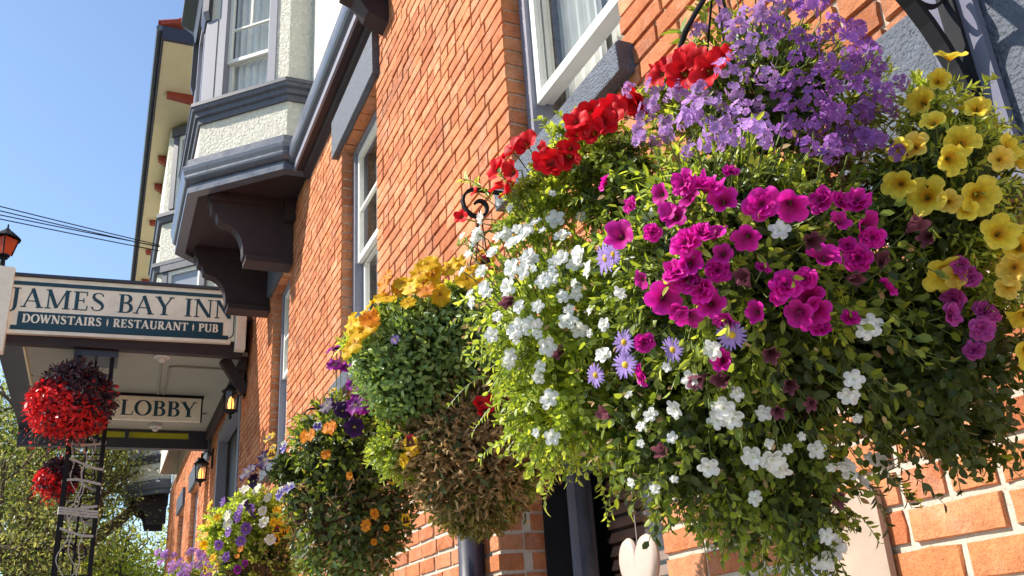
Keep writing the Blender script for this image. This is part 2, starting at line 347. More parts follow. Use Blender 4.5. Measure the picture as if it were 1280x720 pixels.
single = set(i for i in order[:298] if score(rects[i]) > 0)
# wall core in mortar colour with real openings
ZR = .765
xs = sorted({X0, X1, *[a for o in OPEN for a in (o[0]-.006, o[1]+.006)]}); zs = sorted({GZ, ZR, SOF+.05, *[a for o in OPEN for a in (o[2]-.006, o[3]+.006) if a > GZ]})
def solid(i, j):
    if not (0 <= i < len(xs)-1 and 0 <= j < len(zs)-1): return False
    cx, cz = (xs[i]+xs[i+1])/2, (zs[j]+zs[j+1])/2
    return not any(a < cx < b and z0 < cz < z1 for a, b, z0, z1 in OPEN)
core = MB(); YB = -.30
for i in range(len(xs)-1):
    for j in range(len(zs)-1):
        if not solid(i, j): continue
        a, b, c, d = xs[i], xs[i+1], zs[j], zs[j+1]; YF = -.0075 if d < ZR + .01 else -.0125
        core.add([(a,YF,c),(b,YF,c),(b,YF,d),(a,YF,d)], [(0,3,2,1)])
        if not solid(i-1, j): core.add([(a,YF,c),(a,YF,d),(a,YB,d),(a,YB,c)], [(0,1,2,3)])
        if not solid(i+1, j): core.add([(b,YF,c),(b,YB,c),(b,YB,d),(b,YF,d)], [(0,1,2,3)])
        if not solid(i, j-1): core.add([(a,YF,c),(a,YB,c),(b,YB,c),(b,YF,c)], [(0,1,2,3)])
        if not solid(i, j+1): core.add([(a,YF,d),(b,YF,d),(b,YB,d),(a,YB,d)], [(0,1,2,3)])
wall = core.build('brick_wall', M['mortar'], inn)
VAR = []
for k in range(7):
    vs, fs = brick_shape(BRL, BRH, 100 + k); me = bpy.data.meshes.new('brick'); me.from_pydata(vs, [], fs); me.materials.append(M['brick']); VAR.append(me)
field = MB()
for i, (a, b, c, d) in enumerate(rects):
    if i in single:
        o = link('brick', VAR[i % 7], wall, ((a+b)/2 , random.uniform(-.002, .003), (c+d)/2))
        o.scale = ((b-a)/BRL, 1, 1)
    elif b > .2:
        vs, fs = brick_shape(b-a, d-c, 1000 + i); dy = random.uniform(-.003, .003)
        field.add([(x+(a+b)/2, y+dy, z+(c+d)/2) for x, y, z in vs], fs)
# deeper brick returns in the jambs of the low window
for c in range(ncourse):
    z = Z0 + c*(BRH+JT) + JT/2
    if -.6 < z+.03 < .75:
        for y0 in (-.21,):
            for xa, xb in ((3.38, 3.58), (2.01, 2.21)):
                w = .1 if y0 > -.3 else .1
                field.box(xa + (.0 if xa > 3 else 0), xb, y0 - (0 if c % 2 else .03), y0 + w - .003 - (0 if c % 2 else .03), z, z+BRH)
stuff(field.build('brick_courses', M['brick'], wall))
MB().box(X0, 11.3, -.30, .03, GZ, Z0-.012).box(13.8, X1, -.30, .03, GZ, Z0-.012).build('plinth', M['plinth'], inn)
# rooms behind the openings so that the panes are dark
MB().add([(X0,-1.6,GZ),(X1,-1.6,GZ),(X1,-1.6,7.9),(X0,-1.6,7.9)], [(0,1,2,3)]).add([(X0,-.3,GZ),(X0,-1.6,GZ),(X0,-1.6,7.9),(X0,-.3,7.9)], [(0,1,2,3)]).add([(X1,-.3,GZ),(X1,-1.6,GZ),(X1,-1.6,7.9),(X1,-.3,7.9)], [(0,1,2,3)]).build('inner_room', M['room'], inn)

def frame_ring(mb, x0, x1, z0, z1, t, y0, y1, m=0):      # four butted members
    mb.box(x0, x0+t, y0, y1, z0, z1, m); mb.box(x1-t, x1, y0, y1, z0, z1, m)
    mb.box(x0+t, x1-t, y0, y1, z0, z0+t, m); mb.box(x0+t, x1-t, y0, y1, z1-t, z1, m)
def curtain(mb, x0, x1, y, z0, z1, folds=9, amp=.025):
    n = folds * 8; vs = []
    for i in range(n+1):
        u = i/n; yy = y + amp*math.sin(u*folds*2*math.pi + .8*math.sin(u*9)); vs += [(x0+(x1-x0)*u, yy, z0), (x0+(x1-x0)*u + .01*math.sin(u*23), yy, z1)]
    mb.add(vs, [(2*i, 2*i+2, 2*i+3, 2*i+1) for i in range(n)])
def window(x0, x1, z0, z1, rail, raised=False, bars=(), lintel=True, ydepth=-.088, sill=True, part_name='window', sash_m='white', curtains=True):
    w = thing_part(part_name, inn, ((x0+x1)/2, 0, z0))
    mb = MB(); frame_ring(mb, x0+.003, x1-.003, z0+.003, z1-.003, .055, ydepth-.10, ydepth); mb.build('outer_frame', M['frame'], w)
    a, b = x0+.060, x1-.060; y1 = ydepth - .022
    mb = MB(); frame_ring(mb, a, b, rail-.025, z1-.06, .045, y1-.035, y1)
    for bz in bars: mb.box(a+.045, b-.045, y1-.03, y1-.006, bz-.011, bz+.011)
    mb.build('upper_sash', M[sash_m], w)
    p = MB().box(a+.047, b-.047, y1-.022, y1-.018, rail+.02, z1-.105).build('pane', M['glass'], w)
    lo = z0+.06 if not raised else rail-.012; hi = rail+.02 if not raised else rail+.75
    y2 = y1-.042
    mb = MB(); frame_ring(mb, a, b, lo, hi, .05, y2-.035, y2)
    mb.build('lower_sash', M[sash_m], w)
    MB().box(a+.052, b-.052, y2-.022, y2-.018, lo+.052, hi-.052).build('pane', M['glass'], w)
    if curtains:
        mb = MB(); curtain(mb, a+.01, a+(b-a)*.46, y2-.10, z0+.07, z1-.1, 5); mb.build('curtain', M['curtain'], w)
        mb = MB(); curtain(mb, a+(b-a)*.54, b-.01, y2-.105, z0+.07, z1-.1, 5); mb.build('curtain', M['curtain'], w)
        MB().add([(a,y2-.16,z0),(b,y2-.16,z0),(b,y2-.16,z1),(a,y2-.16,z1)], [(0,1,2,3)]).build('net_blind', M['curtain'], w)
    if sill:
        s = MB(); s.prism([(-.09, z0-.004), (-.09, z0-.11), (.062, z0-.125), (.066, z0-.02), (.05, z0-.003)], x0-.055, x1+.06); bevel(s.build('sill', M['stone_paint'], w), .006)
    if lintel:
        s = MB(); s.prism([(-.085, z1+.002), (.048, z1-.006), (.052, z1+.33), (-.05, z1+.335)], x0-.075, x1+.16); bevel(s.build('lintel', M['stone_paint'], w), .006)
    return w
def thing_part(name, parent, loc):
    o = bpy.data.objects.new(name, None); COL.objects.link(o); o.parent = parent; o.empty_display_size = .1
    base = ABS[parent.name]; o.location = np.array(loc, float) - base; ABS[o.name] = np.array(loc, float); return o
def bevel(o, w, seg=2):
    m = o.modifiers.new('edge', 'BEVEL'); m.width = w; m.segments = seg; m.limit_method = 'ANGLE'; return o
w1 = window(*OPEN[0], rail=2.19, raised=True, bars=(2.95,)); w1['label'] = 'sash window with its lower sash raised over pale curtains'
window(*OPEN[1], rail=2.74, bars=(3.13,))
window(*OPEN[2], rail=2.74, bars=(3.13,))
lw = window(*OPEN[3], rail=-.28, ydepth=-.30, lintel=False, sash_m='trim', curtains=False, part_name='low_window')
MB().prism([(-.2,.756),(.04,.752),(.045,1.03),(-.05,1.035)], 2.05, 3.52).build('lintel', M['stone_paint'], lw)
sl0 = MB().box(2.30,3.28,-.004,.004,-.020,.020).build('blind_slat', mat('brown_wood_slat', (.26,.15,.11), .6, .3, var=.25, vscale=12), lw)
for k_ in range(20):
    o_ = sl0 if k_ == 0 else link('blind_slat', sl0.data, lw, (0,0,0)); o_.location = np.array((0,-.445,-.28+.052*k_)) - ABS[lw.name]; o_.rotation_euler = (math.radians(24),0,0)
MB().box(3.352,3.372,-.30,-.195,-.59,.745).build('jamb_lining', M['iron'], lw)
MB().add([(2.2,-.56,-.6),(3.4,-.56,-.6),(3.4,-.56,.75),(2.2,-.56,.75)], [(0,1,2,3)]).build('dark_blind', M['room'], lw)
for i in (5, 6, 7): window(*OPEN[i], rail=1.6, lintel=True, sill=False)
# painted stone band beside the near bracket
b = MB(); b.prism([(-.05,.772),(.028,.77),(.032,1.145),(-.05,1.15)], -.2, 1.30); bevel(b.build('stone_band', M['stone_paint'], inn), .006)
# doorway under the canopy
dr = thing_part('entrance_door', inn, (12.5, 0, GZ))
MB().box(11.36,11.50,-.12,.012,GZ,3.24).box(13.60,13.74,-.12,.012,GZ,3.24).box(11.50,13.60,-.12,.012,3.08,3.24).build('door_frame', M['frame'], dr)
MB().box(11.5,12.53,-.2,-.15,GZ+.02,3.07).box(12.56,13.6,-.2,-.15,GZ+.02,3.07).build('door_leaf', M['trim_dark'], dr)
MB().tube([(12.45,-.14,-.9),(12.45,-.09,-.9),(12.45,-.09,-.4),(12.45,-.14,-.4)], .014).build('handle', M['gutter'], dr)

# gutter, soffit, upper stucco wall, small dark corbel
g = MB(); arc = [(.115 + .072*math.cos(t), 4.335 + .072*math.sin(t)) for t in np.linspace(0, -math.pi, 10)]
prof = [(.187,4.40),(.193,4.405),(.196,4.40)] + [(.115+.080*math.cos(t), 4.335+.080*math.sin(t)) for t in np.linspace(0,-math.pi,12)] + [(.035,4.40),(.043,4.40)] + [(.115+.072*math.cos(t), 4.335+.072*math.sin(t)) for t in np.linspace(-math.pi,0,12)]
g.sweep(prof[::-1], [(7.44,0),(0.2,0)][::-1]); g.build('gutter', M['gutter'], inn, smooth=False)
MB().box(.2,7.40,.118,.138,4.185,4.262).build('fascia', M['frame'], inn)
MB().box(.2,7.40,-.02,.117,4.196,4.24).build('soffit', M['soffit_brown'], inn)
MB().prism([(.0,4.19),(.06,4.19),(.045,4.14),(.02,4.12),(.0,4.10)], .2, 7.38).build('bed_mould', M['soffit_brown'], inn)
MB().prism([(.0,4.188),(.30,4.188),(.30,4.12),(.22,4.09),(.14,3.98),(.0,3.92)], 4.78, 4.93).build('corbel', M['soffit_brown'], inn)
MB().box(0.2,24,-.3,-.02,4.26,8.0).build('upper_wall', M['stucco'], inn)

# ------------------------------------------------------------------ oriel bays
def oriel(dx=0.0, top=7.2, name='oriel_bay'):
    o = thing_part(name, inn, (8.85+dx, 0, SOF))
    P = [(7.393+dx,-.02),(7.393+dx,.233),(8.119+dx,.995),(9.57+dx,.995),(10.296+dx,.233),(10.296+dx,-.02)]
    ins = lambda k: offset_path(P, -k)
    # base moulding: fascia, cyma, cap
    s = MB(); prof = [(-.10,SOF),(0,SOF),(.002,SOF+.055),(-.022,SOF+.062),(-.022,SOF+.10)]
    prof += [(-.022+.062*math.sin(t), SOF+.10+.13*(1-math.cos(t))/2*1.0) for t in np.linspace(.2, math.pi*.55, 6)]
    prof += [(.052,SOF+.215),(.058,SOF+.25),(.058,SOF+.262),(.018,SOF+.30),(.018,SOF+.35),(-.10,SOF+.36)]
    s.sweep(prof, P); s.build('base_moulding', M['gutter'], o)
    q = ins(.06); n = len(q)
    s = MB(); s.add([(x,y,SOF+.045) for x,y in q], [tuple(range(n))]); s.build('underside', M['soffit_brown'], o)
    W = ins(.075)
    wall = MB(); zt = top
    def face(a, b, holes):
        a = np.array(a); b = np.array(b); L = np.linalg.norm(b-a); d = (b-a)/L; nn = np.array((-d[1], d[0]))
        def quad(s0,s1,z0,z1): 
            if s1-s0 < 1e-4 or z1-z0 < 1e-4: return
            p0 = a+d*s0; p1 = a+d*s1; wall.add([(*p0,z0),(*p1,z0),(*p1,z1),(*p0,z1)], [(0,1,2,3)])
        zb = SOF+.30
        if not holes: quad(0,L,zb,zt); return None
        h0,h1,hz0,hz1 = holes; quad(0,h0,zb,zt); quad(h1,L,zb,zt); quad(h0,h1,zb,hz0); quad(h0,h1,hz1,zt)
        return a, d, nn
    wins = []
    for i in range(5):
        a, b = W[i], W[i+1]; L = math.dist(a, b)
        if i in (1, 3): hol = (.16, .83, 5.165, 6.75)
        elif i == 2: hol = (.25, L-.25, 5.165, 6.75)
        else: hol = None
        r = face(a, b, hol)
        if r: wins.append((r, hol))
    wall.build('stucco_wall', M['stucco'], o)
    for (a, d, nn), (h0,h1,z0,z1) in wins:
        def B(mb, s0,s1,o0,o1,za,zb_):
            vs = [(*(a+d*s+nn*oo), z) for z in (za, zb_) for s, oo in ((s0,o0),(s1,o0),(s1,o1),(s0,o1))]
            mb.add(vs, [(0,3,2,1),(4,5,6,7),(0,1,5,4),(1,2,6,5),(2,3,7,6),(3,0,4,7)])
        def ring(mb, s0,s1,za,zb_,t,o0,o1):
            B(mb,s0,s0+t,o0,o1,za,zb_); B(mb,s1-t,s1,o0,o1,za,zb_); B(mb,s0+t,s1-t,o0,o1,za,za+t); B(mb,s0+t,s1-t,o0,o1,zb_-t,zb_)
        mb = MB(); ring(mb,h0-.01,h1+.01,z0-.01,z1+.01,.085,-.10,.012); mb.build('window_frame', M['frame'], o)
        mid = 5.66
        mb = MB(); c0,c1 = h0+.077,h1-.077
        ring(mb,c0,c1,mid-.02,z1-.08,.04,-.075,-.04); B(mb,(c0+c1)/2-.011,(c0+c1)/2+.011,-.07,-.045,6.05,z1-.12); B(mb,c0+.04,c1-.04,-.07,-.044,6.03,6.05); mb.build('upper_sash', M['white'], o)
        mb = MB(); ring(mb,c0,c1,z0+.075,mid+.015,.042,-.115,-.08); mb.build('lower_sash', M['white'], o)
        mb = MB(); B(mb,c0+.02,c1-.02,-.06,-.056,mid,z1-.1); mb.build('pane', M['glass'], o)
        mb = MB(); B(mb,c0+.02,c1-.02,-.10,-.096,z0+.1,mid); mb.build('pane', M['glass'], o)
        vs = []; N = 40
        for i in range(N+1):
            u = i/N; oo = -.16+.02*math.sin(u*38)+.008*math.sin(u*91); p = a+d*(c0+(c1-c0)*u)+nn*oo; vs += [(*p,z0),(*p,z1)]
        MB().add(vs, [(2*i,2*i+2,2*i+3,2*i+1) for i in range(N)]).build('curtain', M['curtain'], o)
    # sill cornice
    s = MB(); s.sweep([(-.09,4.965),(-.052,4.965),(-.045,5.02),(-.02,5.03),(-.015,5.075),(.012,5.09),(.02,5.125),(.03,5.13),(.03,5.168),(.02,5.172),(-.09,5.185)], P); s.build('sill_cornice', M['trim'], o)
    s = MB(); s.sweep([(-.09,top-.3),(-.03,top-.3),(.0,top-.1),(.14,top),(.14,top+.12),(-.2,top+.14)], P); s.build('eave_cornice', M['trim_dark'], o)
    s = MB(); s.add([(x,y,top+.13) for x,y in P], [tuple(range(len(P)))]); s.build('bay_roof', M['roof_tile'], o)
    # corner boards with a cap at the front corners
    for i in (2, 3):
        c = np.array(W[i]); s = MB(); s.sweep([(-.01,5.18),(.012,5.18),(.012,6.2),(-.01,6.2)], [c+norm(np.array(W[i-1])-c)*.13, c, c+norm(np.array(W[i+1])-c)*.13]); s.build('corner_board', M['frame'], o)
        s = MB(); s.sweep([(-.01,6.2),(.03,6.2),(.06,6.30),(.06,6.9),(-.01,6.9)], [c+norm(np.array(W[i-1])-c)*.04, c, c+norm(np.array(W[i+1])-c)*.2]); s.build('corner_cap', M['trim_dark'], o)
    # carved brackets under the bay
    for bx in (8.17, 9.47):
        bx += dx
        arc = [(.655 - .19*math.sin(t), 3.915 - .275*(1-math.cos(t))) for t in np.linspace(0, math.pi/2, 10)]
        poly = [(0,SOF+.04),(.80,SOF+.04),(.80,4.115),(.775,4.10),(.765,4.03),(.72,4.01),(.705,3.945),(.655,3.915)] + arc[1:] + [(.46,3.60),(0,3.60)]
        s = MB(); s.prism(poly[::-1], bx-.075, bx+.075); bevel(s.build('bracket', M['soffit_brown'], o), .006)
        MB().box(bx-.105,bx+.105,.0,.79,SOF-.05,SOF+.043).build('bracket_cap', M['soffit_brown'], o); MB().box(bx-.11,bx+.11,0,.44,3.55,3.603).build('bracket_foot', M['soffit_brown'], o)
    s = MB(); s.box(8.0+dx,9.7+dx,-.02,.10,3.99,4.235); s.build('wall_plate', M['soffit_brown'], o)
    return o
def offset_path(P, k):
    P = [np.array(p, float) for p in P]; nr = []
    for i in range(len(P)-1):
        d = norm(P[i+1]-P[i]); nr.append(np.array((-d[1], d[0])))
    out = []
    for i in range(len(P)):
        a = nr[max(i-1,0)]; b = nr[min(i,len(nr)-1)]
        mm = b if i == 0 else a if i == len(P)-1 else (a+b)/((a+b)@a)
        out.append(tuple(P[i]+mm*k))
    return out
oriel()
oriel(16.9, top=7.0)

# ------------------------------------------------------------------ stucco wing with tiled roof
wing = thing('stucco_wing', (15, 0, GZ), 'cream stucco wing with red clay tile roof rising behind the hotel sign', 'building')
WP = [(12.62,-.02),(12.62,.28),(13.38,1.04),(15.6,1.04),(16.4,.35),(22.5,.35),(22.5,-.02)]
s = MB(); s.sweep([(-.02,4.3),(0,4.3),(0,8.0),(-.02,8.0)], WP); s.build('stucco_wall', M['stucco'], wing)
def wing_box(mb, s0, s1, o0, o1, za, zb):
    a = np.array(WP[1]); d = norm(np.array(WP[2])-a); nn = np.array((-d[1], d[0]))
    vs = [(*(a+d*s_+nn*o_), z) for z in (za, zb) for s_, o_ in ((s0,o0),(s1,o0),(s1,o1),(s0,o1))]
    mb.add(vs, [(0,3,2,1),(4,5,6,7),(0,1,5,4),(1,2,6,5),(2,3,7,6),(3,0,4,7)])
for z0, z1 in ((6.52, 7.78), (4.55, 5.48)):
    mb = MB(); s0, s1 = .16, .93
    wing_box(mb,s0,s0+.09,.002,.06,z0,z1); wing_box(mb,s1-.09,s1,.002,.06,z0,z1); wing_box(mb,s0-.03,s1+.03,.002,.085,z1,z1+.16); mb.build('window_frame', M['trim'], wing)
    mb = MB(); wing_box(mb,s0+.09,s0+.14,.002,.04,z0,z1); wing_box(mb,s1-.14,s1-.09,.002,.04,z0,z1); wing_box(mb,s0+.14,s1-.14,.002,.04,(z0+z1)/2-.03,(z0+z1)/2+.03); wing_box(mb,s0+.14,s1-.14,.002,.04,z1-.06,z1); mb.build('sash', M['white'], wing)
    mb = MB(); wing_box(mb,s0+.14,s1-.14,.002,.012,z0,z1); mb.build('pane', emit_mat('sky_lit_pane', (.25,.28,.34), 0.0), wing)
for z in (6.38, 5.56):
    s = MB(); s.sweep([(.002,z-.06),(.05,z-.05),(.07,z+.02),(.09,z+.03),(.09,z+.09),(.002,z+.10)], WP); s.build('string_course', M['trim'], wing)
EX0, EX1, EY, EZ = 11.0, 24.0, 1.335, 8.0
MB().box(EX0+.06,EX1,-.3,EY-.04,EZ,EZ+.03).build('eave_soffit', M['wing_soffit'], wing)
MB().box(EX0,EX1,EY-.04,EY-.012,EZ-.03,EZ+.17).box(EX0,EX0+.06,-.3,EY-.04,EZ-.03,EZ+.17).build('fascia', M['trim_dark'], wing)
s = MB(); s.tube([(EX0,EY+.025,EZ+.13),(EX1,EY+.025,EZ+.13)], .045, 10); s.build('gutter', M['gutter'], wing)
MB().add([(EX0-.02,EY+.02,EZ+.18),(EX1,EY+.02,EZ+.18),(EX1,-2.2,EZ+1.5),(EX0-.02,-2.2,EZ+1.5),(EX0-.02,EY+.02,EZ+.21),(EX1,EY+.02,EZ+.21),(EX1,-2.2,EZ+1.53),(EX0-.02,-2.2,EZ+1.53)],
         [(0,3,2,1),(4,5,6,7),(0,1,5,4),(3,0,4,7),(1,2,6,5),(2,3,7,6)]).build('roof_slab', M['roof_tile'], wing)
tile = MB(); nseg = 8
tv = [( .09*math.cos(t)+.0, u, .07*math.sin(t)) for u in (0, -.30) for t in np.linspace(0, math.pi, nseg)]
tile.add(tv, [(i,i+1,nseg+i+1,nseg+i) for i in range(nseg-1)])
tv2 = [( .08*math.cos(t), u, .06*math.sin(t)) for u in (0, -.30) for t in np.linspace(0, math.pi, nseg)]
tile.add(tv2, [(i,i+1,nseg+i+1,nseg+i) for i in range(nseg-1)])
t0 = tile.build('roof_tile', M['roof_tile'], wing)
sl = math.atan2(1.32, 3.55)
k = 0
for r_ in range(9):
    for c_ in range(8):
        o = t0 if k == 0 else link('roof_tile', t0.data, wing, (0,0,0)); k += 1
        yy = EY + .03 - r_*.27*math.cos(sl); o.location = np.array((EX0+.06+c_*.2, yy, EZ+.215+(EY-yy)*math.tan(sl)+.004*r_)) - ABS['stucco_wing']
        o.rotation_euler = (-sl+.03, 0, 0)
for x in (12.35, 14.3, 15.3, 16.8, 18.2, 19.8, 21.5):
    yb = .55 if x < 13 else 1.04 if x < 15.7 else .60
    MB().prism([(yb,EZ-.002),(EY-.17,EZ-.002),(EY-.17,EZ-.08),(yb+.02,EZ-.15),(yb,EZ-.15)], x-.05, x+.05).build('eave_bracket', M['red_wood'], wing)

# ------------------------------------------------------------------ porch canopy
can = thing('porch_canopy', (13.4, 1.3, 3.5), 'flat entrance canopy with grey green soffit and dark beams beside the brick wall', 'canopy')
PZ = 3.5; FX, BX, YL, YR = 10.70, 14.75, 2.43, .18
MB().box(FX+.12,BX,YR-.16,YL,PZ,PZ+.05).build('soffit', M['soffit_grey'], can)
MB().box(FX-.02,BX+.15,-.0,YL+.27,PZ+.40,PZ+.46).build('roof_deck', M['trim_dark'], can)
MB().box(FX,FX+.118,.10,YL+.26,PZ-.05,PZ+.40).build('front_beam', M['soffit_brown'], can)
MB().box(FX+.12,BX,YL,YL+.26,PZ-.04,PZ+.398).build('side_beam', M['trim_dark'], can)
MB().box(FX+.14,BX-.02,YL-.022,YL-.002,PZ-.055,PZ-.002).build('edge_strip', M['wing_soffit'], can)
mb = MB(); zb0, zb1 = PZ-.135, PZ+.40
mb.box(BX,BX+.14,.02,YL+.26,zb0-.15,zb0); mb.box(BX,BX+.14,.02,YL+.26,zb0+.105,zb1)
for y0, y1 in ((.02,.34),(1.20,1.26),(2.12,YL+.26)): mb.box(BX,BX+.14,y0,y1,zb0,zb0+.105)
mb.build('back_beam', M['trim_dark'], can)
for y0, y1 in ((.343,1.197),(1.263,2.117)): MB().box(BX+.05,BX+.07,y0,y1,zb0+.003,zb0+.102).build('skylight_panel', M['yellow_panel'], can)
MB().bar((FX+.25,.28,PZ-.02),(FX+.25,.02,PZ-.42),.12,.12,(1,0,0)).build('brace', M['soffit_brown'], can)
MB().box(FX+.12,BX-.1,.03,.10,PZ-.16,PZ-.005).build('wall_plate', M['soffit_brown'], can)
mb = MB(); mb.tube([(10.95,.98,PZ-.02),(12.62,.92,PZ-.02)], .014, 8); mb.tube([(11.35,.15,PZ-.02),(11.35,.80,PZ-.02),(11.40,.86,PZ-.02),(12.62,.85,PZ-.02)], .014, 8); mb.build('conduit', M['conduit'], can)
mb = MB(); mb.tube([(12.8,.95,PZ-.02),(14.3,.86,PZ-.02)], .014, 8); mb.tube([(12.8,.90,PZ-.02),(13.6,.86,PZ-.02),(13.6,.2,PZ-.02)], .014, 8); mb.build('conduit', M['conduit'], can)
for x, y in ((10.92,.98),(14.4,.85)):
    mb = MB(); mb.lathe((x,y,PZ), [(0,-.11),(.03,-.105),(.05,-.08),(.055,-.06),(.095,-.05),(.10,-.005),(.0,-.004)], 18); tag(mb.build('ceiling_fixture', M['grey_plastic']), 'small round white ceiling fixture under the canopy ' + ('just behind the big sign' if x < 12 else 'near the yellow skylight panels'), 'ceiling light', 'round fixtures under the canopy')
# cream end posts of the front fascia
for y0, y1, za, zb in ((.085,.20,3.50,4.20),(2.585,2.80,3.30,4.28)):
    mb = MB(); mb.box(FX-.14,FX-.005,y0,y1,za,zb); bevel(mb.build('end_post', M['cream'], can), .008)

# ------------------------------------------------------------------ serif lettering
def stroke(path, widths):
    p = [np.array(q, float) for q in path]; k = len(p); L, R = [], []
    for i in range(k):
        t = norm(p[min(i+1,k-1)] - p[max(i-1,0)]); n = np.array((-t[1], t[0])); w = widths[i] if hasattr(widths,'__len__') else widths
        L.append(p[i]+n*w/2); R.append(p[i]-n*w/2)
    return L, R
def arcpts(cx, cy, rx, ry, a0, a1, n=14): return [(cx+rx*math.cos(math.radians(a)), cy+ry*math.sin(math.radians(a))) for a in np.linspace(a0, a1, n)]
def autow(pts, T, t):
    out = []
    for i in range(len(pts)):
        d = norm(np.array(pts[min(i+1,len(pts)-1)]) - np.array(pts[max(i-1,0)])); out.append(t+(T-t)*abs(d[1])**1.6)
    return out
def glyph(ch, T=.17, t=.055):
    S = []; add = lambda p, w: S.append((p, w))
    V = lambda x, y0=0, y1=1, w=None: add([(x,y0),(x,y1)], w or T)
    H = lambda x0, x1, y, w=None: add([(x0,y),(x1,y)], w or t)
    sf = lambda x, y, l=.17: H(x-l, x+l, y + (t/2 if y < .5 else -t/2))
    C = lambda pts: add(pts, autow(pts, T, t))
    if ch == 'I': V(.2); sf(.2,0); sf(.2,1); return S, .40
    if ch == 'L': V(.2); sf(.2,0); sf(.2,1); H(.2,.66,t/2); add([(.66,0),(.68,.26)], t); return S, .72
    if ch == 'E':
        V(.2); sf(.2,0); sf(.2,1); H(.2,.64,t/2); H(.2,.62,1-t/2); H(.2,.5,.52); add([(.62,1),(.63,.78)], t); add([(.65,0),(.68,.25)], t); add([(.5,.64),(.5,.40)], t); return S, .74
    if ch == 'J':
        pts = [(.24,1),(.24,.3),(.24,.02),(.20,-.14),(.10,-.24),(-.02,-.24)]; add(pts, [T,T,T*.95,T*.7,t*1.2,t*1.6]); sf(.24,1); return S, .46
    if ch == 'T': V(.4); sf(.4,0); H(.02,.78,1-t/2); add([(.03,1),(.02,.76)], t); add([(.77,1),(.78,.76)], t); return S, .80
    if ch == 'A': add([(.10,0),(.42,1)], t*1.3); add([(.40,1),(.76,0)], T); H(.18,.62,.34); sf(.09,0,.12); sf(.76,0,.16); return S, .90
    if ch == 'Y': add([(.12,1),(.43,.45)], T); add([(.76,1),(.45,.45)], t*1.3); V(.44,0,.48); sf(.44,0); sf(.13,1,.15); sf(.76,1,.12); return S, .86
    if ch == 'M': V(.17,0,1,t*1.3); add([(.17,1),(.54,.04)], T); add([(.54,.04),(.92,1)], t*1.3); V(.95); sf(.17,0,.13); sf(.95,0); sf(.13,1,.10); sf(.98,1,.13); return S, 1.14
    if ch == 'N': V(.16,0,1,t*1.3); add([(.16,1),(.76,.04)], T); V(.80,0,1,t*1.3); sf(.16,0,.13); sf(.12,1,.12); sf(.80,1,.13); return S, .95
    if ch == 'W': add([(.10,1),(.36,.02)], T); add([(.36,.02),(.60,1)], t*1.3); add([(.56,1),(.82,.02)], T); add([(.82,.02),(1.08,1)], t*1.3); sf(.1,1,.14); sf(.58,1,.12); sf(1.08,1,.11); return S, 1.18
    if ch == 'B':
        V(.2); H(.04,.3,t/2); H(.04,.3,1-t/2); C([(.28,1-t/2)]+arcpts(.38,.765,.20,.21,88,-88)+[(.28,.55)]); C([(.28,.53)]+arcpts(.40,.275,.24,.25,88,-88)+[(.28,t/2)]); return S, .74
    if ch in 'PR':
        V(.2); sf(.2,0); H(.04,.3,1-t/2); C([(.28,1-t/2)]+arcpts(.38,.74,.22,.235,88,-88)+[(.28,.50)])
        if ch == 'P': return S, .68
        add([(.40,.50),(.70,.03)], T); H(.64,.86,t/2); return S, .82
    if ch == 'D': V(.2); H(.04,.3,t/2); H(.04,.3,1-t/2); C([(.28,1-t/2)]+arcpts(.40,.5,.37,.475,88,-88,20)+[(.28,t/2)]); return S, .90
    if ch == 'O': C(arcpts(.46,.5,.38,.485,90,450,34)); return S, .92
    if ch == 'U': V(.2,.28,1); C([(.2,.32)]+arcpts(.47,.30,.27,.28,185,355)+[(.74,.34)]); V(.74,.28,1,t*1.3); sf(.2,1); sf(.74,1,.13); return S, .90
    if ch == 'S':
        pts = [(.56,.80),(.52,.92),(.40,.97),(.26,.96),(.15,.88),(.13,.75),(.20,.63),(.36,.52),(.50,.42),(.57,.30),(.55,.15),(.44,.05),(.29,.03),(.15,.08),(.10,.22)]
        add(pts, [t*1.6,t*1.2,t,t*1.2,T*.7,T*.85,T,T*1.05,T,T*.85,T*.7,t*1.2,t,t*1.2,t*1.8]); return S, .70
    if ch == '|': add([(.1,.95),(.1,.5)], [t*.4,t*2.6]); add([(.1,.45),(.1,0)], [t*2.6,t*.4]); return S, .2
    return S, .42
def lettering(text, x, ya, yb, z_at, h, mtl, parent, T=.17, t=.055, gap=.06, name='letter'):
    """letters on a plane facing -X; ya is the left end (large Y), yb the right end"""
    gl = [glyph(c, T, t) for c in text]; tot = sum(a for _, a in gl) + gap*(len(text)-1); sx = (ya-yb)/tot; u = 0
    for c, (S, adv) in zip(text, gl):
        if S:
            mb = MB()
            for i, (p, w) in enumerate(S):
                L, R = stroke(p, w); xx = x - .0035 - .0003*i; n = len(L)
                f = lambda q: (ya-(u+q[0])*sx, z_at(ya-(u+q[0])*sx)+q[1]*h)
                fr = [(xx, *f(q)) for q in L] + [(xx, *f(q)) for q in R]; bk = [(x+.001, a[1], a[2]) for a in fr]
                mb.add(fr+bk, [(j,j+1,n+j+1,n+j) for j in range(n-1)] + [(2*n+j,j,j+1,2*n+j+1)[::-1] for j in range(n-1)] + [(n+j,3*n+j,3*n+j+1,n+j+1)[::-1] for j in range(n-1)] + [(0,n,3*n,2*n),(n-1,2*n+n-1,3*n+n-1,2*n-1)])
            mb.build(name, mtl, parent)
        u += adv + gap

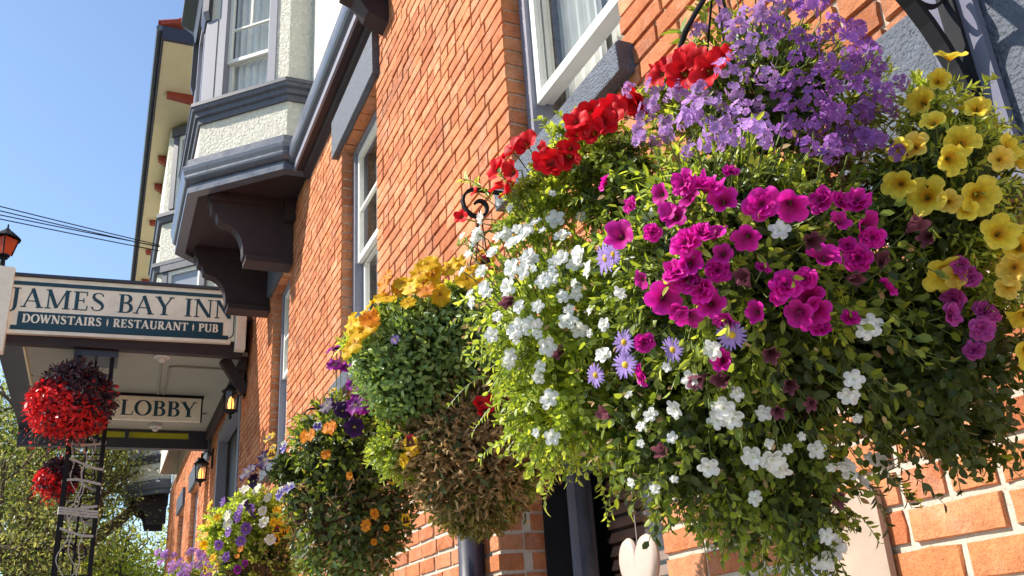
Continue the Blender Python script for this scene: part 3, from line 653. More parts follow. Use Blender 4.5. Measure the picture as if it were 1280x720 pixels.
# ------------------------------------------------------------------ main sign
sg = thing('hotel_sign', (FX-.06, 1.5, 3.56), 'cream fascia sign with teal serif lettering reading JAMES BAY INN', 'sign')
SXF = FX - .055
def quadplate(mb, x0, x1, ya, yb, za, zb, m=0): mb.box(x0, x1, yb, ya, za, zb, m)
zl = lambda y: (1.5 - y) * .022            # the board dips a touch towards the street
def slab(name, ya, yb, za, zb, x0, x1, m):
    mb = MB(); vs = []
    for x in (x0, x1): vs += [(x,ya,za+zl(ya)),(x,yb,za+zl(yb)),(x,yb,zb+zl(yb)),(x,ya,zb+zl(ya))]
    mb.add(vs, [(0,3,2,1)[::-1],(4,5,6,7)[::-1],(0,1,5,4),(1,2,6,5),(2,3,7,6),(3,0,4,7)]); return mb.build(name, m, sg)
slab('board', 2.62, .205, 3.60, 4.225, SXF, FX-.004, M['cream'])
slab('top_rail', 2.62, .12, 4.229, 4.262, SXF-.03, FX+.05, M['trim_dark'])
slab('top_stripe', 2.60, .225, 4.128, 4.172, SXF-.006, SXF-.0005, M['teal'])
slab('lower_panel', 2.50, .345, 3.625, 3.815, SXF-.008, SXF-.0005, M['teal'])
slab('lower_panel_edge', 2.56, .28, 3.605, 3.655, SXF-.006, SXF-.0005, M['teal'])
slab('bottom_rail', 2.60, .25, 3.560, 3.597, SXF-.012, FX-.004, M['cream'])
def corner_scroll(y, sgn):
    mb = MB(); pts = [(SXF-.004, y, 4.10), (SXF-.004, y-sgn*.0, 3.72)] + [(SXF-.004, y+sgn*.07*(1-math.cos(a)), 3.72-.07*math.sin(a)) for a in np.linspace(.2, 1.5, 6)]
    mb.tube(pts, .006, 6); mb.build('bead', M['soffit_brown'], sg)
corner_scroll(.222, 1)
lettering('JAMES BAY INN', SXF, 2.60, .235, lambda y: 3.868 + zl(y), .225, M['teal'], sg, T=.165, t=.05, gap=.045)
lettering('DOWNSTAIRS | RESTAURANT | PUB', SXF-.008, 2.455, .40, lambda y: 3.688 + zl(y), .098, M['cream'], sg, T=.235, t=.095, gap=.07)

# lobby sign
lb = thing('lobby_sign', (12.7, .95, 3.2), 'white hanging sign reading LOBBY under the canopy', 'sign')
LX = 12.7
MB().box(LX,LX+.05,.36,1.46,3.14,3.46).build('board', M['cream'], lb)
mb = MB(); mb.box(LX-.01,LX+.06,.33,1.49,3.462,3.495); mb.box(LX-.008,LX+.058,.34,.358,3.14,3.46); mb.build('frame', M['iron'], lb)
lettering('LOBBY', LX, 1.37, .42, lambda y: 3.20, .205, M['teal'], lb, T=.19, t=.055, gap=.05)

# ------------------------------------------------------------------ lanterns
def wall_lantern(loc, label):
    x, y, z = loc; o = thing('wall_lantern', loc, label, 'lantern', 'wall lanterns by the lobby door')
    mb = MB(); mb.lathe((x,y,z), [(0,.36),(.012,.34),(.018,.30),(.012,.28),(.04,.265),(.05,.245),(.10,.20),(.115,.195),(.115,.18),(.0,.179)], 8); mb.build('cap', M['iron'], o)
    mb = MB(); mb.lathe((x,y,z), [(.0,-.16),(.012,-.15),(.02,-.12),(.012,-.10),(.05,-.075),(.085,-.06),(.085,-.045),(0,-.044)], 8); mb.build('base', M['iron'], o)
    mb = MB()
    for k in range(6):
        a = math.pi/3*k; c, s_ = math.cos(a), math.sin(a); mb.tube([(x+.08*c,y+.08*s_,z-.05),(x+.095*c,y+.095*s_,z+.18)], .006, 6)
    mb.build('cage', M['iron'], o)
    mb = MB(); mb.lathe((x,y,z), [(.070,-.044),(.084,.178)], 6); mb.build('glass', M['glass'], o)
    mb = MB(); mb.lathe((x,y,z), [(.0,-.04),(.03,-.03),(.038,.03),(.028,.09),(.012,.12),(0,.125)], 10); mb.build('bulb', M['amber'], o)
    mb = MB(); mb.tube([(x,y,z+.30),(x,y-.05,z+.38),(x,.04,z+.36),(x,.012,z+.30)], .012, 8); mb.box(x-.05,x+.05,.0,.02,z+.12,z+.42); mb.build('wall_arm', M['iron'], o)
wall_lantern((11.05,.16,2.93), 'black wall lantern glowing amber beside the LOBBY sign')
wall_lantern((14.35,.16,2.72), 'black wall lantern glowing amber farther along, past the lobby door')
pl = thing('post_lantern', (FX-.07,2.70,4.28), 'orange glazed black lantern standing on top of the sign post', 'lantern')
x, y, z = FX-.07, 2.725, 4.28
mb = MB(); mb.lathe((x,y,z), [(.05,0),(.03,.03),(.025,.10),(.05,.115),(.03,.13),(.065,.14),(.065,.155)], 10); mb.build('stem', M['iron'], pl)
mb = MB(); mb.lathe((x,y,z), [(.075,.157),(.125,.345)], 4); mb.build('glass', M['orange_glass'], pl)
mb = MB()
for k in range(4):
    a = math.pi/2*k; mb.tube([(x+.077*math.cos(a),y+.077*math.sin(a),z+.15),(x+.128*math.cos(a),y+.128*math.sin(a),z+.35)], .008, 6)
mb.build('cage', M['iron'], pl)
mb = MB(); mb.lathe((x,y,z), [(.15,.345),(.15,.36),(.06,.44),(.035,.445),(.03,.47),(.012,.48),(.008,.53),(0,.54)], 12); mb.build('roof', M['iron'], pl)

# ------------------------------------------------------------------ lattice column wrapped in ribbon
tc = thing('lattice_column', (10.95,1.68,GZ), 'black wrought iron lattice column holding up the canopy', 'column')
cx, cy, hw = 10.98, 1.68, .17
mb = MB(); mb.box(cx-.22,cx+.22,cy-.23,cy+.23,PZ-.13,PZ-.055); mb.box(cx-.2,cx+.2,cy-.2,cy+.2,GZ,GZ+.1); mb.build('cap', M['trim_dark'], tc)
for sx_, sy_ in ((-1,-1),(1,-1),(1,1),(-1,1)):
    MB().box(cx+sx_*hw-.022,cx+sx_*hw+.022,cy+sy_*hw-.022,cy+sy_*hw+.022,GZ+.1,PZ-.13).build('upright', M['iron'], tc)
scr = MB(); 
for zz in np.arange(-1.3, 3.2, .42):
    for face_ in range(4):
        for sgn in (-1, 1):
            pts = []
            for a in np.linspace(0, 4.2, 14):
                rr = .085*(1-.16*a); u = sgn*(.075 - rr*math.cos(a)*.9 + .0); v = zz + rr*math.sin(a)*sgn + .05
                u = max(-hw+.02, min(hw-.02, u))
                q = {0:(cx-hw,cy+u),1:(cx+hw,cy+u),2:(cx+u,cy-hw),3:(cx+u,cy+hw)}[face_]; pts.append((*q, v))
            scr.tube(pts, .011, 5)
    for face_ in range(4):
        q0,q1 = {0:((cx-hw,cy-hw),(cx-hw,cy+hw)),1:((cx+hw,cy-hw),(cx+hw,cy+hw)),2:((cx-hw,cy-hw),(cx+hw,cy-hw)),3:((cx-hw,cy+hw),(cx+hw,cy+hw))}[face_]
        scr.tube([(*q0,zz+.21),(*q1,zz+.21)], .008, 5)
scr.tube([(cx,cy,GZ+.1),(cx,cy,PZ-.13)], .012, 6); scr.build('scrollwork', M['iron'], tc)
mb = MB(); pts = []
for a in np.linspace(0, 2*math.pi*5.2, 120):
    zz = 1.35 + a/(2*math.pi)*.235 + .05*math.sin(a*1.3)
    c, s_ = math.cos(a), math.sin(a); q = max(abs(c), abs(s_)); pts.append((cx+c/q*(hw+.026), cy+s_/q*(hw+.026), zz + .07*s_))
mb.ribbon(pts, (0,0,1), .026, .004)
for w_ in range(3):
    pts = []
    for a in np.linspace(0, 2*math.pi, 30):
        c, s_ = math.cos(a), math.sin(a); q = max(abs(c), abs(s_)); pts.append((cx+c/q*(hw+.03), cy+s_/q*(hw+.03), 1.62+.028*w_+.03*s_))
    mb.ribbon(pts, (0,0,1), .022, .004)
for k in range(3):
    pts = [(cx-hw-.035+.03*math.sin(u*5+k), cy+.08-.05*k+.05*math.sin(u*9+k*2)+.03*math.sin(u*23+k), 2.5-1.5*u) for u in np.linspace(0, 1, 40)]
    mb.ribbon(pts, (0,1,.2), .011, .003)
tag(mb.build('wrapping_ribbon', M['ribbon']), 'pale ribbon wound round the iron lattice column', 'ribbon')

# ------------------------------------------------------------------ overhead cables
CL=['topmost','second','third','lowest']
for k, (za, zb, sag) in enumerate(((5.42,5.22,.10),(5.36,5.19,.12),(5.26,5.20,.10),(5.20,5.13,.08))):
    a = np.array((11.1, 3.9+.3*k*0, za+.05)); b_ = np.array((12.9, 1.06, zb+.55)); pts = []
    for u in np.linspace(-1.2, 1, 26):
        p = a + (b_-a)*u; p[2] -= sag*(1-u*u)*.5; pts.append(p)
    mb = MB(); mb.tube(pts, .0075, 5); tag(mb.build('overhead_cable', M['iron']), CL[k]+' of the thin black service cables crossing the sky to the stucco wing', 'cable', 'service cables to the wing')

# ------------------------------------------------------------------ plants: leaf and flower building blocks
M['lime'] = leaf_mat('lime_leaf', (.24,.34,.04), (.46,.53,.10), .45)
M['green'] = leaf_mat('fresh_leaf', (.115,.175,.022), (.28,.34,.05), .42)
M['deep'] = leaf_mat('deep_shade_leaf', (.030,.053,.012), (.085,.118,.022), .30)  # dark green; also puts shade into the leaf colour of lower lobes
M['cool'] = leaf_mat('cool_leaf', (.10,.19,.05), (.26,.37,.12), .32, .38, .5)
M['stem'] = leaf_mat('green_stem', (.10,.16,.03), (.18,.22,.06), .1)
M['dead'] = leaf_mat('withered_leaf', (.17,.10,.04), (.50,.35,.17), .28, .7, .2, (1.4,1.2,.9))
M['moss'] = leaf_mat('mossy_leaf', (.09,.085,.02), (.22,.19,.05), .25, .6, .2)
M['bronze'] = leaf_mat('bronze_leaf', (.035,.022,.032), (.09,.042,.055), .2, .5, .3, (1.5,1.0,1.0))
M['redbloom'] = leaf_mat('red_begonia_petal', (.62,.012,.018), (.92,.05,.05), .35, .4, .4, (1.2,1,1))

LT = np.array([(0,0,0),(.30,-.46,.10),(.30,.46,.10),(.70,-.42,.06),(.70,.42,.06),(1,0,-.12),(.5,0,-.03)])
LF = [(0,6,1),(0,2,6),(1,6,3),(2,4,6),(3,6,5),(4,5,6)]
STT = np.array([(0,0,0),(.35,-.5,.10),(.35,.5,.10),(.70,-.4,.60),(.70,.4,.60),(.45,0,1.25)])   # curled dry strip
STF = [(0,2,1),(1,2,4),(1,4,3),(3,4,5)]
class Cloud:
    """many leaves in one mesh, each leaf its own island"""
    def __init__(s): s.V = []; s.F = []; s.Mi = []; s.n = 0
    def leaves(s, P, T, N, L, W, m, tmpl=LT, faces=LF):
        P = np.atleast_2d(P); k = len(P)
        if k == 0: return
        T = T/np.linalg.norm(T,axis=1,keepdims=True); B = np.cross(N,T); B /= np.linalg.norm(B,axis=1,keepdims=True)+1e-9; N = np.cross(T,B)
        L = np.broadcast_to(L,(k,)); W = np.broadcast_to(W,(k,))
        V = P[:,None,:] + tmpl[None,:,0,None]*(T*L[:,None])[:,None,:] + tmpl[None,:,1,None]*(B*W[:,None])[:,None,:] + tmpl[None,:,2,None]*(N*L[:,None]*.6)[:,None,:]
        nv = len(tmpl); s.V.append(V.reshape(-1,3)); F = np.array(faces)
        s.F.append((np.arange(k)[:,None,None]*nv + F[None] + s.n).reshape(-1,3)); s.Mi.append(np.full(k*len(F), m)); s.n += k*nv
    def strands(s, A, B, r, m):            # thin three-sided stems
        A = np.atleast_2d(A); B = np.atleast_2d(B); k = len(A); T = B-A; T /= np.linalg.norm(T,axis=1,keepdims=True)+1e-9
        ref = np.where(np.abs(T[:,2:3])>.9, np.array([[1.,0,0]]), np.array([[0,0,1.]])); S = np.cross(T,ref); S /= np.linalg.norm(S,axis=1,keepdims=True); U = np.cross(T,S)
        V = []
        for Q, f in ((A,1.0),(B,.6)):
            for a in (0,2.094,4.189): V.append(Q+(S*math.cos(a)+U*math.sin(a))*r*f)
        V = np.stack(V,1); F = np.array([(0,1,4),(0,4,3),(1,2,5),(1,5,4),(2,0,3),(2,3,5)])
        s.V.append(V.reshape(-1,3)); s.F.append((np.arange(k)[:,None,None]*6+F[None]+s.n).reshape(-1,3)); s.Mi.append(np.full(k*6,m)); s.n += k*6
    def build(s, name, mats, parent=None):
        V = np.concatenate(s.V); F = np.concatenate(s.F); Mi = np.concatenate(s.Mi)
        me = bpy.data.meshes.new(name); me.vertices.add(len(V)); me.vertices.foreach_set('co', V.ravel())
        me.loops.add(len(F)*3); me.loops.foreach_set('vertex_index', F.ravel().astype(np.int32))
        me.polygons.add(len(F)); me.polygons.foreach_set('loop_start', np.arange(0,len(F)*3,3,dtype=np.int32)); me.polygons.foreach_set('material_index', Mi.astype(np.int32))
        for mt in mats: me.materials.append(mt)
        me.update(calc_edges=True); me.validate()
        return stuff(link(name, me, parent))
def rdirs(k): 
    v = rng.normal(size=(k,3)); return v/np.linalg.norm(v,axis=1,keepdims=True)
LM = ['lime','green','deep','cool','stem','dead','moss','bronze','redbloom']; LI = {n:i for i,n in enumerate(LM)}
def sprigs(cl, c, r, n, leaf, mixm, per=13, spread=1.0, droop=.12, start=.35, keep=None, wr=.42, rise=0.0, tip=None):
    """n leafy shoots filling a ball of radius r; mixm: material names to draw from"""
    D = rdirs(n); D[:,2] += rise; D /= np.linalg.norm(D,axis=1,keepdims=True)
    if keep is not None: D = D[keep(D)]; n = len(D)
    tipr = r*rng.uniform(.78,1.10,n)
    A = c + D*(r*start); Bt = c + D*tipr[:,None]; side = rdirs(n)*r*.16; 
    mids = (A+Bt)/2 + side + np.array([0,0,.02*r/.1*.3])
    Bt = Bt - np.array([0,0,1.0])*(droop*r*rng.uniform(.2,1.4,n))[:,None]
    def q(u): return (1-u)**2*A + 2*u*(1-u)*mids + u*u*Bt
    us = np.linspace(0,1,5)
    for i in range(4): cl.strands(q(us[i]), q(us[i+1]), .0011, LI['stem'])
    mi = rng.choice([LI[m] for m in mixm], n)
    ph = rng.uniform(0,6.28,n)
    for j in range(per):
        u = .18 + .82*(j+.5)/per; P = q(u); T = q(min(1,u+.05))-q(u-.05); T /= np.linalg.norm(T,axis=1,keepdims=True)+1e-9
        ref = np.where(np.abs(T[:,2:3])>.9, np.array([[1.,0,0]]), np.array([[0,0,1.]])); S = np.cross(T,ref); S /= np.linalg.norm(S,axis=1,keepdims=True); U = np.cross(T,S)
        a = ph + j*2.4; out = S*np.cos(a)[:,None] + U*np.sin(a)[:,None]
        f = .35 + .9*(j/per)**1.2
        Td = T*f + out*(1.15-.5*j/per) + rdirs(n)*.25; N = T*.8 - out*.5 + np.array([0,0,.5]) + rdirs(n)*.3
        L = leaf*rng.uniform(.65,1.2,n)*(1.12-.35*j/per)
        mj = mi if (tip is None or j < per*.58) else np.where(rng.random(n)<.75, LI[tip], mi)  # outer leaves paler: young growth, plus sun highlights put into the colour
        for k in np.unique(mj):
            s_ = mj==k; cl.leaves(P[s_], Td[s_], N[s_], L[s_], L[s_]*wr, k)
def shell(cl, c, r, n, leaf, mname, thick=.25, wr=.5, tm=LT, tf=LF, rz=1.0, keep=None, out=.5):
    D = rdirs(n)
    if keep is not None: D = D[keep(D)]; n = len(D)
    P = c + D*(r*(1-thick*rng.random(n)))[:,None]*np.array([1,1,rz]); T = D*out + rdirs(n); N = D + rdirs(n)*.6
    L = leaf*rng.uniform(.6,1.3,n); cl.leaves(P,T,N,L,L*wr,LI[mname],tm,tf)

# ---- flower meshes
def tint_mesh(name, V, F, tints, mats, mi=None):
    me = bpy.data.meshes.new(name); me.from_pydata([tuple(v) for v in V], [], F)
    a = me.attributes.new('tint','FLOAT','POINT'); a.data.foreach_set('value', [float(t) for t in tints])
    for m in mats: me.materials.append(m)
    if mi: me.polygons.foreach_set('material_index', mi)
    me.polygons.foreach_set('use_smooth', [True]*len(me.polygons)); me.update(); return me
def corolla(R, lobes, notch, depth, ruffle, seed, nt=30, nr=5, cup=0.0, rmin=.06, z0=0.0, flare=1.0):
    r = np.random.default_rng(seed); V = []; T = []; ph = r.uniform(0,6.28); k2 = r.uniform(0,6.28); k3 = r.uniform(0,6.28)
    lob = r.uniform(.92,1.08,lobes)
    for i in range(nr+1):
        t = i/nr
        for j in range(nt):
            a = 2*math.pi*j/nt; la = (a*lobes/(2*math.pi)); fr = la-math.floor(la)
            edge = 1 - notch*(1-abs(math.sin(math.pi*fr))**.55); edge *= lob[int(la)%lobes]
            rr = R*(rmin+(1-rmin)*t)*(1-(1-edge)*t**2)
            z = z0 - depth*(1-t)**2.2 + cup*t*t + ruffle*t*t*(math.sin(3*a+ph)*.5+math.sin(7*a+k2)*.35+math.sin(lobes*a+k3)*.5)
            V.append((rr*math.cos(a), rr*math.sin(a), z)); T.append(t)
    F = [(i*nt+j, i*nt+(j+1)%nt, (i+1)*nt+(j+1)%nt, (i+1)*nt+j) for i in range(nr) for j in range(nt)]
    return V, F, T
def merge(*parts):
    V=[];F=[];T=[]
    for v,f,t in parts:
        o=len(V); V+=list(v); F+=[tuple(i+o for i in q) for q in f]; T+=list(t)
    return V,F,T
def rotv(V, ax, ang):
    m = Matrix.Rotation(ang,3,ax); return [tuple(m @ Vector(v)) for v in V]
PM = {
 'red': petal_mat('red_petunia', [(0,(.30,.10,.01)),(.18,(.25,.003,.006)),(.45,(.62,.004,.010)),(1,(.80,.008,.018))], .35),
 'magenta': petal_mat('magenta_petunia', [(0,(.10,.002,.03)),(.3,(.42,.006,.16)),(.7,(.72,.012,.36)),(1,(.84,.03,.50))], .42),
 'white': petal_mat('white_bloom', [(0,(.60,.64,.30)),(.22,(.88,.88,.84)),(1,(.93,.93,.92))], .42, .6, .08),
 'yellow': petal_mat('yellow_calibrachoa', [(0,(.34,.12,.01)),(.2,(.70,.36,.015)),(.5,(.86,.64,.035)),(1,(.92,.76,.10))], .42, .55, .12),
 'apricot': petal_mat('apricot_calibrachoa', [(0,(.5,.2,.02)),(.3,(.84,.52,.05)),(1,(.90,.70,.14))], .45, .55, .12),
 'pink': petal_mat('pink_calibrachoa', [(0,(.15,.004,.08)),(.3,(.45,.03,.25)),(1,(.62,.10,.45))], .42),
 'lilac': petal_mat('lilac_verbena', [(0,(.55,.5,.6)),(.25,(.50,.24,.62)),(1,(.62,.35,.76))], .38, .6, .3),
 'violet': petal_mat('violet_verbena', [(0,(.35,.25,.5)),(.25,(.34,.11,.50)),(1,(.46,.18,.62))], .38, .6, .3),
 'wilt': petal_mat('wilted_bloom', [(0,(.10,.03,.05)),(1,(.30,.10,.14))], .3),
 'aster': petal_mat('lavender_aster', [(0,(.45,.30,.65)),(1,(.42,.28,.76))], .35, .6, .2),
 'eye': petal_mat('aster_eye', [(0,(.70,.42,.02)),(1,(.75,.50,.04))], .1),
 'p_yellow': petal_mat('yellow_pansy', [(0,(.30,.08,.005)),(.15,(.82,.45,.01)),(.5,(.88,.56,.012)),(1,(.90,.60,.02))], .4, .55, .12),
 'p_faced': petal_mat('faced_yellow_pansy', [(0,(.6,.4,.01)),(.12,(.05,.01,.005)),(.42,(.07,.012,.006)),(.55,(.80,.48,.01)),(1,(.86,.56,.015))], .35, .55, .12),
 'p_orange': petal_mat('orange_pansy', [(0,(.4,.1,.005)),(.2,(.80,.26,.008)),(1,(.86,.34,.015))], .42, .55, .15),
 'p_purple': petal_mat('purple_pansy', [(0,(.6,.4,.02)),(.1,(.03,.002,.04)),(.3,(.16,.006,.17)),(1,(.46,.02,.42))], .38),
 'p_dark': petal_mat('dark_purple_pansy', [(0,(.5,.35,.02)),(.1,(.012,.002,.02)),(1,(.05,.008,.085))], .3),
 'p_blue': petal_mat('blue_white_pansy', [(0,(.7,.5,.05)),(.12,(.05,.02,.20)),(.5,(.10,.06,.42)),(.75,(.55,.5,.75)),(1,(.75,.72,.85))], .38),
 'p_violet': petal_mat('violet_pansy', [(0,(.7,.5,.05)),(.15,(.18,.06,.38)),(1,(.44,.22,.66))], .4),
 'p_white': petal_mat('white_pansy', [(0,(.8,.6,.05)),(.15,(.7,.68,.5)),(1,(.86,.85,.80))], .4, .6, .06),
 'p_wine': petal_mat('wine_pansy', [(0,(.6,.3,.02)),(.2,(.25,.01,.02)),(1,(.55,.03,.06))], .4),
}
def petunia(R, m, seed, double=False):
    if not double: return tint_mesh('petunia', *merge(corolla(R,5,.24,R*.55,R*.17,seed,cup=R*.05)), [PM[m]])
    a = corolla(R,5,.18,R*.40,R*.20,seed,cup=-R*.05); b_ = corolla(R*.78,7,.25,R*.30,R*.26,seed+50,cup=R*.12,z0=R*.03); c = corolla(R*.48,6,.3,R*.15,R*.24,seed+90,nt=24,nr=4,cup=R*.18,z0=R*.05)
    return tint_mesh('double_petunia', *merge(a,b_,c), [PM[m]])
def small_bloom(R, m, seed):
    a = corolla(R,5,.35,R*.25,R*.10,seed,nt=25,nr=4); b_ = corolla(R*.66,5,.35,R*.15,R*.16,seed+9,nt=20,nr=3,cup=R*.25,z0=R*.05)
    return tint_mesh('small_bloom', *merge(a,b_), [PM[m]])
def aster(R, seed):
    r = np.random.default_rng(seed); V=[];F=[];T=[];mi=[]; n=20
    for k in range(n):
        a = 2*math.pi*k/n + r.uniform(-.08,.08); L = R*r.uniform(.88,1.05); w = R*.085; z = r.uniform(-.06,.16)*R; o=len(V); c,s_=math.cos(a),math.sin(a)
        for (u,v,h,t) in ((.14,-.6,0,0),(.14,.6,0,0),(.6,-1.1,.06,.5),(.6,1.1,.06,.5),(.93,-.6,0,.9),(.93,.6,0,.9),(1,0,-.02,1)):
            V.append((u*L*c-v*w*s_, u*L*s_+v*w*c, z*u*u+h*R)); T.append(t)
        F += [(o,o+1,o+3,o+2),(o+2,o+3,o+5,o+4),(o+4,o+5,o+6)]; mi += [0,0,0]
    o=len(V); m_=12
    for rr,z in ((.24,.0),(.2,.08),(.10,.13)):
        for j in range(m_): a=2*math.pi*j/m_; V.append((rr*R*math.cos(a),rr*R*math.sin(a),z*R)); T.append(.5)
    V.append((0,0,.14*R)); T.append(1)
    f2 = [(o+i*m_+j,o+i*m_+(j+1)%m_,o+(i+1)*m_+(j+1)%m_,o+(i+1)*m_+j) for i in range(2) for j in range(m_)] + [(o+2*m_+j,o+2*m_+(j+1)%m_,o+3*m_) for j in range(m_)]
    return tint_mesh('aster', V, F+f2, T, [PM['aster'],PM['eye']], mi+[1]*len(f2))
def verbena_head(R, m, seed, n=9):
    r = np.random.default_rng(seed); V=[];F=[];T=[]
    for k in range(n):
        ph = k*2.39996; ct = 1-(k+.5)/n*.95; st = math.sqrt(max(0,1-ct*ct)); d = np.array((st*math.cos(ph),st*math.sin(ph),ct)); c = d*R*r.uniform(.85,1.15)
        fr = R*r.uniform(.44,.60); s_ = norm(np.cross(d,(.3,.2,.9))); u = np.cross(d,s_); tilt = r.normal(size=3)*.35; d2 = norm(d+tilt); s_=norm(np.cross(d2,(.3,.2,.9))); u=np.cross(d2,s_); a0=r.uniform(0,6.28)
        o=len(V); V.append(tuple(c-d2*fr*.2)); T.append(0)
        for p in range(5):
            a=a0+p*1.2566
            for da,rr,h in ((-.56,.66,.02),(-.42,1.0,.10),(0,.90,.06),(.42,1.0,.10),(.56,.66,.02)):
                V.append(tuple(c+(s_*math.cos(a+da)+u*math.sin(a+da))*fr*rr+d2*fr*h)); T.append(rr)
            q=o+1+p*5; F += [(o,q,q+1,q+2),(o,q+2,q+3,q+4)]
    return tint_mesh('verbena_head', V,F,T,[PM[m]])
def pansy(R, m_top, m_low, seed):
    r = np.random.default_rng(seed); V=[];F=[];T=[];mi=[]
    for k,(ang,rr,wd,zz,mt) in enumerate(((62,1.0,1.15,-.10,0),(118,1.0,1.15,-.13,0),(8,.92,1.05,-.03,1),(172,.92,1.05,-.05,1),(270,1.02,1.45,.02,1))):
        a=math.radians(ang+r.uniform(-6,6)); c,s_=math.cos(a),math.sin(a); o=len(V); nr=5; nw=7; rr*=R*r.uniform(.92,1.08); ph=r.uniform(0,6)
        for i in range(nr+1):
            t=i/nr; w=wd*R*.60*min(1,1.5*t**.7+.06)*math.sqrt(1-(max(0,t-.5)/.60)**2)
            for j in range(nw):
                v=(j/(nw-1)-.5)*2; L=rr*(.05+.95*t)*(1-.34*v*v*t); z=zz*R+R*(.16*t*t*math.sin(v*3.2+ph)+.10*t*t*math.sin(v*7+ph))
                V.append((L*c-v*w*s_, L*s_+v*w*c, z)); T.append(min(1,t))
        for i in range(nr):
            for j in range(nw-1): F.append((o+i*nw+j,o+i*nw+j+1,o+(i+1)*nw+j+1,o+(i+1)*nw+j)); mi.append(mt)
    return tint_mesh('pansy',V,F,T,[PM[m_top],PM[m_low]],mi)
FL = {
 'red':[petunia(.026,'red',s) for s in range(131,138)], 'magenta':[petunia(.0205,'magenta',s,s%3!=0) for s in range(5,14)],
 'white':[small_bloom(.0130,'white',s) for s in range(111,119)], 'yellow':[petunia(.0235,'yellow',s) for s in range(121,129)], 'apricot':[petunia(.024,'apricot',s) for s in (25,26)],
 'wilt':[tint_mesh('wilted_bloom', *corolla(.011,5,.4,.016,.006,s,nt=20,nr=4,cup=.012), [PM['wilt']]) for s in (91,92,93)],
 'pink':[petunia(.0165,'pink',s,True) for s in (31,32,33)], 'aster':[aster(.0195,s) for s in (41,42,43)],
 'lilac':[verbena_head(.0145,'lilac',s) for s in (51,52,53,54)], 'violet':[verbena_head(.0145,'violet',s) for s in (55,56,57,58)],
 'p_yellow':[pansy(.026,'p_yellow','p_yellow',s) for s in (61,62,63)], 'p_faced':[pansy(.026,'p_yellow','p_faced',s) for s in (64,65)], 'p_orange':[pansy(.026,'p_orange','p_orange',s) for s in (66,67,68)],
 'p_purple':[pansy(.028,'p_purple','p_purple',s) for s in (69,70)], 'p_dark':[pansy(.028,'p_dark','p_dark',s) for s in (71,72)], 'p_blue':[pansy(.027,'p_white','p_blue',s) for s in (73,74)],
 'p_violet':[pansy(.028,'p_violet','p_violet',s) for s in (75,76)], 'p_white':[pansy(.028,'p_white','p_white',s) for s in (77,78)], 'p_wine':[pansy(.024,'p_wine','p_faced',s) for s in (79,80)],
}
NAMES = {'wilt':'wilted_flower','red':'petunia_flower','magenta':'double_petunia_flower','white':'white_blossom','yellow':'calibrachoa_flower','apricot':'calibrachoa_flower','pink':'small_petunia_flower','aster':'aster_flower','lilac':'verbena_head','violet':'verbena_head'}
def hit(lobes, px, py, grow=1.0):
    d = rayd(px,py); best=None; near=None
    for c,r in lobes:
        r=r*grow; oc=CAMP-c; b_=oc@d; q=b_*b_-(oc@oc-r*r)
        if q>0:
            t=-b_-math.sqrt(q)
            if best is None or t<best[0]: best=(t,c)
        gap=math.sqrt(max(0,oc@oc-b_*b_))-r
        if near is None or gap<near[0]: near=(gap,-b_,c)
    if best: P=CAMP+d*best[0]; return P, norm(P-best[1])
    P=CAMP+d*near[1]; return P, norm(P-near[2])
def put(parent, kind, P, n, scale=1.0, tilt=.35, face=.0):
    me = random.choice(FL[kind]); o = link(NAMES.get(kind,'pansy_flower'), me, parent, P-ABS[parent.name])
    axis = norm(np.asarray(n)*.85 + SUN*.30 + norm(CAMP-P)*face + rng.normal(size=3)*tilt*.6)
    q = Vector(axis).to_track_quat('Z','Y') @ Matrix.Rotation(random.uniform(0,6.28),3,'Z').to_quaternion()
    if kind.startswith('p_'):                    # pansies stand upright
        z=norm(np.asarray(n)*.5+SUN*.35+norm(CAMP-P)*.55+rng.normal(size=3)*.28); yv=np.array((0,0,1.))-z*z[2]; yv=norm(yv+rng.normal(size=3)*.12); xv=norm(np.cross(yv,z)); yv=np.cross(z,xv)
        q = Matrix(((xv[0],yv[0],z[0]),(xv[1],yv[1],z[1]),(xv[2],yv[2],z[2]))).to_quaternion()
    o.rotation_mode='QUATERNION'; o.rotation_quaternion=q; o.scale=(scale*random.uniform(.88,1.1),scale*random.uniform(.88,1.1),scale*random.uniform(.8,1.3)); return o
STEMS = {}
def blooms(parent, lobes, kind, pts, push=.014, jit=2, sc=(.85,1.15), face=.35, tilt=.35):
    for p in pts:
        P,n = hit(lobes, p[0]+random.uniform(-jit,jit), p[1]+random.uniform(-jit,jit)); s=random.uniform(*sc)*(p[2] if len(p)>2 else 1)
        Q = P+n*push*random.uniform(.5,1.3); o = put(parent, kind, Q, n, s, tilt, face)
        ax = np.array(o.rotation_quaternion.to_matrix().col[2]); st = STEMS.setdefault(parent.name, (parent, [], [])); b0 = P-n*.05-np.array((0,0,.012)); m0 = (Q-ax*.02+b0)/2-np.array((0,0,.006))
        st[1].extend([Q-ax*.004, Q-ax*.022, m0]); st[2].extend([Q-ax*.022, m0, b0])
def lobe(px,py,zc,rpx): return (at(px,py,zc), rpx*zc/FPX)
LMATS=[M[n] for n in LM]

